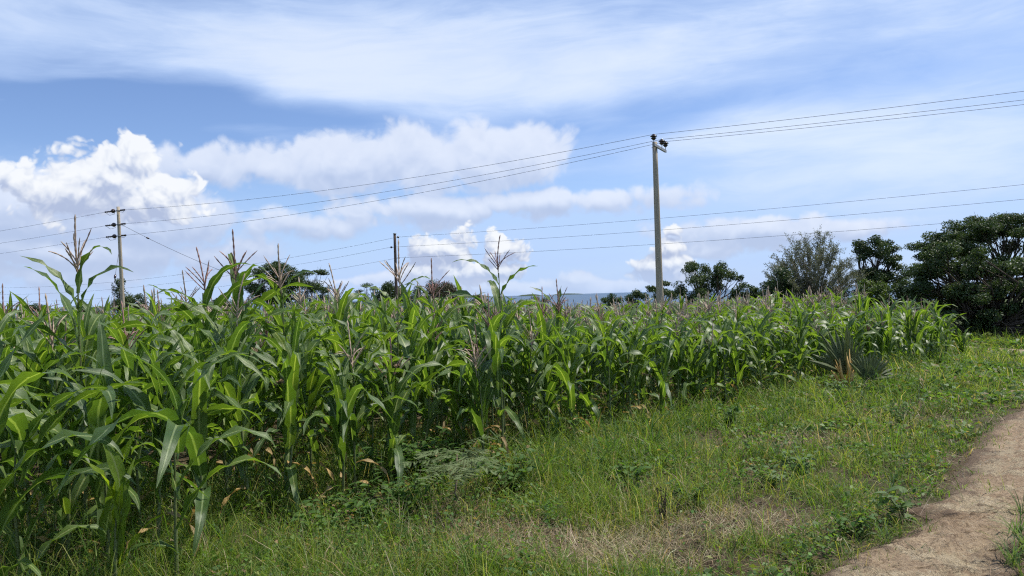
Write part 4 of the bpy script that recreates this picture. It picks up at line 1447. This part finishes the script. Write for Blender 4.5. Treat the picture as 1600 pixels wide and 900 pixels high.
def blades(rg, x, y, h, w, az, lean, curl, zoff=0.0):
    """three-piece tapering grass blades as triangles"""
    n = len(x)
    z = terrain(x, y) - 0.01 + zoff
    d = np.stack([np.cos(az), np.sin(az)], -1)
    sd = np.stack([-np.sin(az + rg.normal(0, 0.9, n)), np.cos(az + rg.normal(0, 0.9, n))], -1)
    sd /= np.linalg.norm(sd, axis=1)[:, None]
    V = np.empty((n, 7, 3), dtype=np.float32)
    th, px_, pz_ = lean.copy(), np.zeros(n), np.zeros(n)
    ts, ws = (0.0, 0.38, 0.74, 1.0), (0.85, 1.0, 0.62, 0.0)
    for k in range(4):
        if k:
            stp = (ts[k] - ts[k - 1]) * h
            px_ = px_ + np.sin(th) * stp
            pz_ = pz_ + np.cos(th) * stp
            th = np.minimum(th + curl * (ts[k] - ts[k - 1]) * 1.6, 2.6)
        c = np.stack([x + d[:, 0] * px_, y + d[:, 1] * px_, z + np.maximum(pz_, 0.004)], -1)
        if k < 3:
            V[:, 2 * k, :] = c
            V[:, 2 * k + 1, :] = c
            V[:, 2 * k, :2] += sd * (w * ws[k] / 2)[:, None]
            V[:, 2 * k + 1, :2] -= sd * (w * ws[k] / 2)[:, None]
        else:
            V[:, 6, :] = c
    base = np.array([(0, 1, 3), (0, 3, 2), (2, 3, 5), (2, 5, 4), (4, 5, 6)])
    Fx = (np.arange(n)[:, None, None] * 7 + base[None]).reshape(-1, 3)
    return V.reshape(-1, 3), Fx


def scatter(rg, n, d0, d1, power, half=40.0):
    """points over the ground in view, denser near the camera"""
    u = rg.uniform(size=n)
    e = 2 - power
    d = (d0 ** e + u * (d1 ** e - d0 ** e)) ** (1 / e)
    a = np.radians(rg.uniform(-half, half, n))
    return d * np.sin(a), d * np.cos(a), d


def pal(rg, n, cols, wts):
    idx = rg.choice(len(cols), n, p=np.array(wts) / sum(wts))
    return np.array(cols)[idx]


def hue(rg, col, amt=0.22):
    n = len(col)
    k = np.exp(rg.normal(0, amt, (n, 1)))
    return np.clip(col * k * np.exp(rg.normal(0, 0.07, (n, 3))), 0.004, 0.7)


GREENS = [(0.075, 0.135, 0.022), (0.115, 0.180, 0.030), (0.160, 0.215, 0.036), (0.215, 0.235, 0.058), (0.060, 0.115, 0.036)]
STRAWS = [(0.38, 0.305, 0.185), (0.30, 0.23, 0.14), (0.46, 0.385, 0.25), (0.20, 0.15, 0.095)]

CLEAR = []
for px, py, r_c in [(610, 790, 0.42), (680, 785, 0.45), (740, 790, 0.40), (575, 830, 0.3), (715, 740, 0.45), (1250, 745, 0.25), (1410, 805, 0.2), (985, 770, 0.25), (1310, 610, 0.5), (770, 740, 0.4), (1205, 760, 0.2), (640, 740, 0.4)]:
    CLEAR.append((*ground_px(px, py), r_c))


def clearing(x, y):
    out = np.zeros(np.shape(x))
    for a, b_, r_c in CLEAR:
        out = np.maximum(out, np.clip(1.25 - np.hypot(x - a, (y - b_)) / r_c, 0, 0.8) / 0.8)
    return out


rg = np.random.RandomState(900)
# tufts first, blades round each tuft
N_T = 54000
tx, ty, td = scatter(rg, N_T, 3.0, 34.0, 1.35)
fdp = field_depth(tx, ty)
trk = on_track(tx, ty)
dry = dryness(tx, ty)
nz = fnoise(tx, ty, 40, 0.9)
keep = (fdp < 3.5) & ((trk < 0.05 + 1.1 * (fnoise(tx, ty, 81, 2.6) - 0.5)) | ((trk > 0) & (rg.uniform(size=N_T) < 0.012))) & (rg.uniform(size=N_T) > 0.62 * dry) & (rg.uniform(size=N_T) > np.clip((fdp - 0.6) * 0.35, 0, 0.85))
keep &= rg.uniform(size=N_T) < np.where(trk > -0.35, 0.55 + 0.4 * (nz > 0.5), 1.0)
bare = fnoise(tx, ty, 47, 1.6)
keep &= rg.uniform(size=N_T) < np.clip((bare - 0.33) * 6.0, 0.18, 1) * (1 - 0.85 * clearing(tx, ty))
tx, ty, td, fdp, trk, dry, nz = (q[keep] for q in (tx, ty, td, fdp, trk, dry, nz))
nbl = np.clip((5 + 12 * rg.uniform(size=len(tx)) ** 1.5).astype(int), 4, 18)
ti_ = np.repeat(np.arange(len(tx)), nbl)
n = len(ti_)
D_ = td[ti_]
sprd = 0.022 + 0.009 * D_ / 4
bx_, by_ = tx[ti_] + rg.normal(0, 1, n) * sprd, ty[ti_] + rg.normal(0, 1, n) * sprd
near_tr = np.clip((-trk[ti_]) / 1.3, 0.0, 1)
tuft_k = np.exp(rg.normal(0, 0.38, len(tx)))[ti_]
th_t = tuft_k * 0.8 * (0.09 + 0.15 * near_tr + 0.12 * np.exp(-np.abs(fdp[ti_] + 0.3) / 0.8)) * (0.55 + 0.9 * fnoise(bx_, by_, 43, 1.3)) * (1 - 0.6 * dry[ti_]) * (1 - 0.5 * clearing(bx_, by_))
tall = (rg.uniform(size=len(tx)) < 0.05)[ti_]
h = th_t * np.exp(rg.normal(0, 0.3, n)) * np.where(tall, 1.5, 1.0)
h = np.clip(h, 0.035, 0.62)
w = 0.0036 * np.maximum(1.0, D_ / 5.5) * np.exp(rg.normal(0, 0.3, n))
az_b = rg.uniform(0, 2 * math.pi, n)
V, Fx = blades(rg, bx_, by_, h, w, az_b, np.abs(rg.normal(0.35, 0.38, n)), np.abs(rg.normal(1.1, 0.8, n)))
tone = fnoise(tx, ty, 51, 0.7)
tc = pal(rg, len(tx), GREENS, (2.5, 3, 2.5, 1.4, 1.2))
tc = tc * (0.85 + 0.5 * tone[:, None]) + np.clip(tone - 0.55, 0, 1)[:, None] * np.array((0.18, 0.12, 0.02))
col = hue(rg, tc[ti_], 0.16)
isdry = rg.uniform(size=n) < (0.07 + 0.55 * dry[ti_] + 0.10 * (tone[ti_] > 0.6))
col[isdry] = hue(rg, pal(rg, int(isdry.sum()), STRAWS, (3, 2, 2, 1)), 0.15)
grass = link('grass', new_mesh('grass', V, Fx, M['grass'], smooth=False, col=np.repeat(col, 7, axis=0)))
tag(grass, 'green and yellowing grass covering the verge between maize and track', 'grass', kind='stuff')
print('GRASS blades', n)

# flattened dry straw
n = 170000
sx_, sy_, sd_ = scatter(rg, n, 3.2, 20.0, 1.6)
ds = dryness(sx_, sy_)
keep = (rg.uniform(size=n) < np.maximum(ds, 0.045)) & ((on_track(sx_, sy_) < 0.08) | (rg.uniform(size=n) < 0.25)) & (field_depth(sx_, sy_) < 1.5)
sx_, sy_, sd_, ds = sx_[keep], sy_[keep], sd_[keep], ds[keep]
n = len(sx_)
h = rg.uniform(0.07, 0.26, n)
V, Fx = blades(rg, sx_, sy_, h, 0.0028 * np.maximum(1, sd_ / 5.5), rg.uniform(0, 6.28, n), rg.uniform(0.75, 1.55, n), rg.normal(0.25, 0.5, n), zoff=rg.uniform(0, 0.05, n))
straw = link('dry_grass', new_mesh('dry_grass', V, Fx, M['straw'], smooth=False, col=np.repeat(hue(rg, pal(rg, n, STRAWS, (3, 2.5, 2, 1.5)), 0.2), 7, axis=0)))
tag(straw, 'bleached cut straw lying in patches on the verge', 'dry grass', kind='stuff')

# small broad leaves creeping among the grass
n = 210000
cx_, cy_, cd_ = scatter(rg, n, 3.0, 26.0, 1.4)
pt = fnoise(cx_, cy_, 61, 1.5)
keep = (rg.uniform(size=n) < np.clip((pt - 0.40) * 5, 0.08, 1)) & (on_track(cx_, cy_) < -0.12) & (field_depth(cx_, cy_) < 2.5) & (rg.uniform(size=n) > 0.8 * dryness(cx_, cy_)) & (rg.uniform(size=n) > 0.5 * clearing(cx_, cy_))
cx_, cy_, cd_ = cx_[keep], cy_[keep], cd_[keep]
n = len(cx_)
pos = np.stack([cx_, cy_, terrain(cx_, cy_) + rg.uniform(0.01, 0.20, n) * (0.3 + pt[keep])], -1)
V, Fx = leaf_quads(rg, pos, np.tile((0, 0, 1.4), (n, 1)), 0.038 * np.maximum(1, cd_ / 6)[:, None], 0.62, 0.7)
cc = hue(rg, pal(rg, n, [(0.070, 0.130, 0.030), (0.110, 0.180, 0.040), (0.155, 0.205, 0.055), (0.24, 0.17, 0.085)], (3, 3, 1.5, 0.5)), 0.2)
cover = link('ground_cover', new_mesh('ground_cover', V, Fx, M['grass'], smooth=False, col=np.repeat(cc, 4, axis=0)))
tag(cover, 'small creeping green weed leaves among the verge grass', 'weeds', kind='stuff')

# litter and clods lying on the track
g = Geo()
rgc = np.random.RandomState(33)
V, Fx, n0 = [], [], 0
ico = np.array([(1, 0, 0), (-1, 0, 0), (0, 1, 0), (0, -1, 0), (0, 0, 1), (0, 0, -1)], float)
icf = np.array([(0, 2, 4), (2, 1, 4), (1, 3, 4), (3, 0, 4), (2, 0, 5), (1, 2, 5), (3, 1, 5), (0, 3, 5)])
cx_, cy_, cd_ = scatter(rgc, 22000, 3.2, 20.0, 1.5)
tk = on_track(cx_, cy_)
keep = (tk > -0.15) & (rgc.uniform(size=len(tk)) < np.where(tk < 0.3, 0.8, 0.14) * (0.3 + 1.4 * fnoise(cx_, cy_, 71, 2.0)))
for x, y, t_ in zip(cx_[keep], cy_[keep], tk[keep]):
    s = rgc.uniform(0.004, 0.013) * (2.0 if rgc.uniform() < 0.06 else 1)
    v = ico * rgc.uniform(0.6, 1.3, (6, 3)) * s * (1, 1, 0.7)
    V.append(v + (x, y, TZ(x, y) + 0.018))
    Fx.append(icf + n0)
    n0 += 6
M['clod'] = rough_material('earth_clod', (0.11, 0.078, 0.05), (0.26, 0.20, 0.135), 3.0, 0.95, 0.1, 0.004)
pebbles = link('pebbles', new_mesh('pebbles', np.concatenate(V), np.concatenate(Fx), M['clod'], smooth=False))
tag(pebbles, 'crumbs of earth and pebbles along the track', 'pebbles', kind='stuff')

# ------------------------------------------------------------------ single weeds and plants
M['weed'] = leaf_material('weed_leaf', (0.055, 0.112, 0.024), (0.090, 0.160, 0.036), 0.6, 0.18, 0.34, scale=5.0)
M['weed_pale'] = leaf_material('pale_weed_leaf', (0.095, 0.150, 0.058), (0.140, 0.200, 0.078), 0.62, 0.18, 0.34, scale=5.0)
M['stem'] = rough_material('weed_stem', (0.075, 0.085, 0.035), (0.13, 0.11, 0.06), 9.0, 0.8, 0.2, 0.002)
M['dead_stem'] = rough_material('dead_stem', (0.040, 0.031, 0.024), (0.080, 0.062, 0.047), 9.0, 0.95, 0.1, 0.004)


def oval_leaf(L, W, droop=0.25, n=5):
    """pointed oval leaf along +x with folded halves"""
    v, f = [], []
    for i in range(n + 1):
        t = i / n
        w = W / 2 * math.sin(math.pi * min(1, t ** 0.8 + 0.02)) ** 0.85 + 0.0006
        z = -droop * L * t * t
        v += [(L * t, w, z + 0.22 * w), (L * t, 0, z), (L * t, -w, z + 0.22 * w)]
    for i in range(n):
        a = 3 * i
        f += [(a, a + 3, a + 4, a + 1), (a + 1, a + 4, a + 5, a + 2)]
    return np.array(v), f


def weed(px, py, hgt, leaf_l, stems, label, mat='weed', seed=0, spread=0.5, n_leaf=9, ratio=0.55, category='weed', name='broadleaf_weed', group='broad-leaved weeds on the verge'):
    x, y = ground_px(px, py)
    rg = np.random.RandomState(seed + int(px) + 1)
    root = empty(name, (x, y, TZ(x, y)), label, category, group)
    gs, gl = Geo(), Geo()
    for s in range(stems):
        az = rg.uniform(0, 6.28)
        H = hgt * 1.15 * rg.uniform(0.65, 1.1)
        tip = np.array((math.cos(az) * spread * H, math.sin(az) * spread * H, H))
        pts = [np.array((0, 0, -0.03)) + rg.normal(0, 0.012, 3) * (1, 1, 0), tip * (0.4, 0.4, 0.55) + rg.normal(0, 0.01, 3), tip]
        gs.tube(pts, [0.005, 0.0035, 0.0015], 4, cap=False)
        for k in range(n_leaf):
            t = 0.22 + 0.78 * k / (n_leaf - 1)
            c = pts[0] * (1 - t) ** 2 + 2 * pts[1] * t * (1 - t) + pts[2] * t * t if t < 1 else pts[2]
            a = 2.4 * k + rg.uniform(-0.4, 0.4)
            v, f = oval_leaf(leaf_l * rg.uniform(0.65, 1.15), leaf_l * ratio * rg.uniform(0.8, 1.15), rg.uniform(0.1, 0.5))
            Mx = np.array(Matrix.Rotation(a, 3, 'Z') @ Matrix.Rotation(rg.uniform(-0.7, 0.35), 3, 'Y') @ Matrix.Rotation(rg.normal(0, 0.3), 3, 'X'))
            gl.add(v @ Mx.T + c, f)
    gs.build('stem', M['stem'], root)
    gl.build('leaves', M[mat], root)
    return root


weed(600, 762, 0.30, 0.085, 22, 'leafy green creeper clump left of the feathery sapling', seed=1, spread=0.9, n_leaf=10)
weed(655, 745, 0.34, 0.085, 24, 'dense creeper clump right behind the feathery sapling trunk', seed=2, spread=0.8, n_leaf=10)
weed(640, 800, 0.26, 0.080, 20, 'low creeper clump in the shade below the sapling', seed=3, spread=1.0, n_leaf=9)
weed(575, 815, 0.24, 0.080, 18, 'spreading leafy clump nearest below the front maize row', seed=4, spread=1.1, n_leaf=9)
weed(795, 772, 0.28, 0.085, 18, 'leafy clump right of the sapling beside the straw', seed=5, spread=0.8)
weed(684, 752, 0.32, 0.080, 22, 'dark leafy clump hiding the foot of the sapling', seed=6, spread=0.9)
weed(500, 840, 0.18, 0.070, 10, 'small leafy clump in the grass below the maize with dark silk', seed=7, spread=1.0)
weed(985, 770, 0.22, 0.085, 9, 'broad-leaved weed left of the blackened stem', seed=8)
weed(1078, 790, 0.16, 0.070, 8, 'small broad-leaved weed right of the blackened stem', seed=9, spread=0.8)
weed(1250, 745, 0.20, 0.085, 11, 'pale leafy weed standing in the middle of the verge', 'weed_pale', seed=10, spread=0.7)
weed(1205, 760, 0.15, 0.075, 8, 'low pale weed left of the pale leafy weed', 'weed_pale', seed=11, spread=0.9)
weed(1412, 812, 0.17, 0.110, 5, 'large-leaved pale weed at the edge of the track', 'weed_pale', seed=12, spread=0.6, n_leaf=5, ratio=0.5)
weed(1330, 835, 0.12, 0.060, 8, 'tiny leafy weed in the grass left of the large-leaved weed', seed=13, spread=0.9)
weed(1140, 668, 0.30, 0.090, 8, 'green weed at the field edge behind the short dead stalk', seed=14)
weed(1305, 622, 0.32, 0.085, 10, 'bluish leafy weed growing in front of the palm', 'weed_pale', seed=15, spread=0.6)
weed(1490, 600, 0.26, 0.085, 10, 'leafy weed in the grass near the far track bend', seed=16, spread=0.8)
weed(1410, 665, 0.22, 0.05, 12, 'brownish bushy weed between palm and track', seed=17, spread=0.7)
weed(880, 700, 0.30, 0.080, 10, 'leafy weed below the tallest maize plant', seed=18, spread=0.6)
weed(60, 880, 0.25, 0.06, 12, 'small-leaved weed clump in the bottom left corner', seed=19, spread=0.9)
weed(110, 850, 0.22, 0.06, 10, 'small-leaved weed at the foot of the purple-silked maize', seed=20, spread=0.9)
weed(1560, 585, 0.22, 0.08, 9, 'leafy weed beside the track where it leaves the picture', seed=21, spread=0.8)


def tall_tuft(px, py, hgt, n, label, seed):
    """one tall clump of wide grass"""
    x, y = ground_px(px, py)
    rg = np.random.RandomState(seed)
    root = empty('grass_clump', (x, y, TZ(x, y)), label, 'grass clump', 'tall grass clumps')
    g = Geo()
    for k in range(n):
        v, f, u = leaf_strip(rg, rg.uniform(0.05, 0.5), rg.uniform(0.9, 2.5), 1.4, 0.028, 7, 0.02, 0.5)
        L = hgt * rg.uniform(0.6, 1.25)
        Rm = np.array(Matrix.Rotation(rg.uniform(0, 6.28), 3, 'Z'))
        g.add((v * L) @ Rm.T + rg.normal(0, 0.02, 3) * (1, 1, 0), [tuple(q) for q in f])
    g.build('blades', M['weed' if seed % 2 else 'weed_pale'], root)


tall_tuft(1020, 705, 0.62, 16, 'tall arching grass clump below the main pole at the field edge', 1)
tall_tuft(960, 730, 0.50, 16, 'thick grass clump left of the tall arching clump', 3)
tall_tuft(845, 760, 0.42, 18, 'thick grass clump right of the feathery sapling', 5)
tall_tuft(1395, 775, 0.24, 20, 'short grass clump bordering the track above the large-leaved weed', 6)
tall_tuft(1385, 855, 0.22, 22, 'short grass clump at the near left border of the track', 8)
tall_tuft(440, 800, 0.46, 16, 'grass clump at the foot of the straw-tasselled maize', 9)
tall_tuft(305, 840, 0.44, 16, 'grass clump right of the hanging maize leaf', 11)
tall_tuft(1270, 878, 0.16, 16, 'flattened grass clump on bare earth by the near track end', 10)
tall_tuft(1590, 845, 0.24, 34, 'upper grass clump on the right border of the track', 12)
tall_tuft(1580, 886, 0.24, 36, 'lowest grass clump in the bottom right corner by the track', 14)
tall_tuft(1598, 812, 0.22, 30, 'topmost grass clump on the right border of the track', 16)
tall_tuft(1606, 868, 0.26, 36, 'grass clump cut by the right picture edge beside the track', 18)


def dead_stalk(px, py, hgt, label, seed):
    x, y = ground_px(px, py)
    rg = np.random.RandomState(seed)
    root = empty('dead_stalk', (x, y, TZ(x, y)), label, 'dead weed', 'dead stalks')
    g = Geo()
    for k in range(5):
        p = np.array((rg.normal(0, 0.012), rg.normal(0, 0.012), -0.02))
        q = p + np.array((rg.normal(0, 0.035), rg.normal(0, 0.035), hgt * rg.uniform(0.7, 1.1)))
        g.tube([p, (p + q) / 2 + rg.normal(0, 0.008, 3), q], [0.0036, 0.003, 0.0014], 5)
        for j in range(14):
            t = rg.uniform(0.25, 1)
            c = p + (q - p) * t
            e = c + rand_unit(rg, 1)[0] * rg.uniform(0.01, 0.035) + np.array((0, 0, -0.01))
            g.tube([c, e], [0.0030, 0.0014], 4)
    g.build('stem', M['dead_stem'], root)


dead_stalk(1035, 822, 0.30, 'blackened dead weed stem standing in the grass', 3)
dead_stalk(1169, 700, 0.26, 'short dark dead stalk near the maize edge', 4)
dead_stalk(1053, 812, 0.16, 'small blackened stub right beside the dead weed stem', 5)

# feathery sapling
M['feather'] = leaf_material('feathery_leaflet', (0.125, 0.165, 0.070), (0.175, 0.215, 0.10), 0.8, 0.08, 0.3, (1.4, 1.5, 1.0), scale=5.0)
M['sapling_bark'] = rough_material('sapling_bark', (0.15, 0.105, 0.075), (0.24, 0.18, 0.13), 12.0, 0.9, 0.2, 0.003)
sx0, sy0 = ground_px(729, 812)
sap = empty('acacia_sapling', (sx0, sy0, TZ(sx0, sy0)), 'young sapling with flat spreading feathery leaves on a bent thin trunk', 'sapling')
rg = np.random.RandomState(55)
gT, fronds = Geo(), []
s_ = lambda px, py: np.array(at_px(px, py, sy0)) - np.array(sap.location)
fork = s_(714, 747)
knee = s_(711, 770)
gT.tube([(0, 0, -0.04), knee * 0.5 + np.array((0.015, 0, 0)), knee, fork], [0.011, 0.010, 0.009, 0.008], 6)
tips = []
for (tx_, ty_, dy) in [(703, 722, -0.1), (726, 730, 0.1), (740, 736, -0.15), (712, 715, 0.15), (690, 728, 0.1)]:
    e = s_(tx_, ty_) + np.array((0, dy, 0))
    gT.tube([fork, (fork + e) / 2 + rg.normal(0, 0.01, 3), e], [0.006, 0.005, 0.003], 5)
    tips.append(e)
gT.build('trunk', M['sapling_bark'], sap)
for k in range(22):
    b0 = tips[k % len(tips)] + rg.normal(0, 0.025, 3) + np.array((0, 0, rg.uniform(-0.03, 0.06)))
    az_ = 2.4 * k + rg.uniform(-0.5, 0.5)
    if k % 3 == 0:                                       # the widest ones reach out to either side
        az_ = (0.15 if k % 2 else math.pi - 0.1) + rg.normal(0, 0.3)
    L = rg.uniform(0.22, 0.40)
    g = Geo()
    rise, sagk = rg.uniform(0.05, 0.45), rg.uniform(0.15, 0.5)
    bendk = rg.normal(0, 0.25)
    spine = [b0 + np.array((math.cos(az_ + bendk * t) * L * t, math.sin(az_ + bendk * t) * L * t, rise * L * t - sagk * L * t * t)) for t in np.linspace(0, 1, 12)]
    g.tube(spine, np.linspace(0.0024, 0.001, 12), 3, cap=False)
    sd_ = np.array((-math.sin(az_), math.cos(az_), 0))
    for i in range(2, 12):
        t = i / 11
        for s2 in (-1, 1):
            pl = (0.095 * math.sin(math.pi * min(1, 0.25 + 0.62 * t)) + 0.012) * rg.uniform(0.7, 1.15)
            tipv = spine[i] + sd_ * s2 * pl + np.array((math.cos(az_), math.sin(az_), 0)) * pl * rg.uniform(0.2, 0.7) + np.array((0, 0, pl * rg.uniform(-0.45, 0.2)))
            ax_ = (tipv - spine[i])
            cr = np.cross(ax_ / np.linalg.norm(ax_), (rg.normal(0, 0.25), rg.normal(0, 0.25), 1))
            for j in range(1, 13):
                c = spine[i] + ax_ * j / 12
                for s3 in (-1, 1):
                    ll = (0.011 * math.sin(math.pi * (0.15 + 0.75 * j / 12)) + 0.003) * rg.uniform(0.7, 1.2)
                    o_ = cr * s3 * ll + ax_ * 0.05 + rg.normal(0, 0.0016, 3)
                    wv = ax_ / np.linalg.norm(ax_) * 0.0046
                    g.add([c - wv, c + o_, c + wv], [(0, 1, 2)])
    g.build('leaf', M['feather'], sap)

# fan palm seedling
M['palm'] = leaf_material('palm_leaf', (0.070, 0.092, 0.038), (0.118, 0.140, 0.060), 0.55, 0.2, 0.15, (1.5, 1.6, 0.9), scale=6.0)
M['palm_dry'] = rough_material('dry_palm_base', (0.46, 0.26, 0.06), (0.56, 0.38, 0.14), 14.0, 0.75, 0.25, 0.004, (1, 1, 0.2))
px0, py0 = ground_px(1322, 610)
palm = empty('fan_palm', (px0, py0, TZ(px0, py0)), 'young fan palm with two stiff pleated fans and orange leaf bases', 'palm')
pm = lambda px, py, dy=0.0: np.array(at_px(px, py, py0 + dy)) - np.array(palm.location)


def fan(parent, hub, tips, rg, width=0.045):
    """stiff leaf: pleated segments from the hub out to each tip"""
    g = Geo()
    hub = np.array(hub)
    for k, tp in enumerate(tips):
        tp = np.array(tp)
        ax_ = tp - hub
        L = np.linalg.norm(ax_)
        d_ = ax_ / L
        s1 = np.cross(d_, np.array((0.1, -1.0, 0.15)))
        s1 /= np.linalg.norm(s1)
        up = np.cross(s1, d_)
        v, f = [], []
        for i, (t, w) in enumerate(((0, 0.25), (0.25, 0.7), (0.55, 1.0), (0.8, 0.7), (1.0, 0.04))):
            c = hub + ax_ * t + np.array((0, 0, -0.05 * L * t * t))
            hw = width * w / 2
            v += [c + s1 * hw, c + up * hw * 0.8, c - s1 * hw]
            if i:
                a = 3 * (i - 1)
                f += [(a, a + 3, a + 4, a + 1), (a + 1, a + 4, a + 5, a + 2)]
        g.add(v, f)
    return g.build('fan_leaf', M['palm'], parent, smooth=False)


rg = np.random.RandomState(66)
tl = []
for k in range(17):
    a = math.radians(-8 + 80 * k / 16 + rg.normal(0, 2.5))                  # from upright round to the left
    R_f = (90 - 30 * (k / 16)) * (0.72 + 0.36 * rg.uniform())
    tl.append(pm(1322 - R_f * math.sin(a), 582 - R_f * math.cos(a), rg.normal(0, 0.09) + 0.12 * math.sin(3 * a)))
fan(palm, pm(1322, 584), tl, rg, 0.085)
tl = []
for k in range(16):
    a = math.radians(-42 + 122 * k / 15)
    R_f = (50 - 6 * abs(k - 8) / 8) * (0.85 + 0.2 * rg.uniform())
    tl.append(pm(1354 + R_f * math.sin(a), 594 - R_f * math.cos(a), rg.normal(0, 0.05) - 0.1))
f2 = fan(palm, pm(1354, 596, -0.1), tl, rg, 0.07)
fan(palm, pm(1328, 590, 0.08), [pm(1330 + dx, 520 + abs(dx) * 0.5, 0.1) for dx in (-4, 2, 8, 15, 22)], rg, 0.05)
g = Geo()
g.tube([pm(1340, 606), pm(1350, 604, -0.05), pm(1354, 595, -0.1)], [0.012, 0.010, 0.012], 6)
g.build('leaf_stalk', M['stem'], palm)
for k, (x0, x1, y1) in enumerate([(1318, 1305, 562), (1314, 1298, 578), (1324, 1322, 550), (1327, 1331, 562), (1310, 1296, 596), (1321, 1312, 560), (1330, 1337, 574), (1316, 1304, 570), (1326, 1327, 545), (1312, 1294, 586)]):
    g = Geo()
    a_, b_ = pm(x0, 604, -0.12), pm(x1, y1, -0.10)
    g.tube([a_, (a_ + b_) / 2 + rg.normal(0, 0.025, 3), b_], [0.040, 0.024 + 0.010 * rg.uniform(), 0.004], 5)
    g.build('leaf_base', M['palm_dry'], palm)
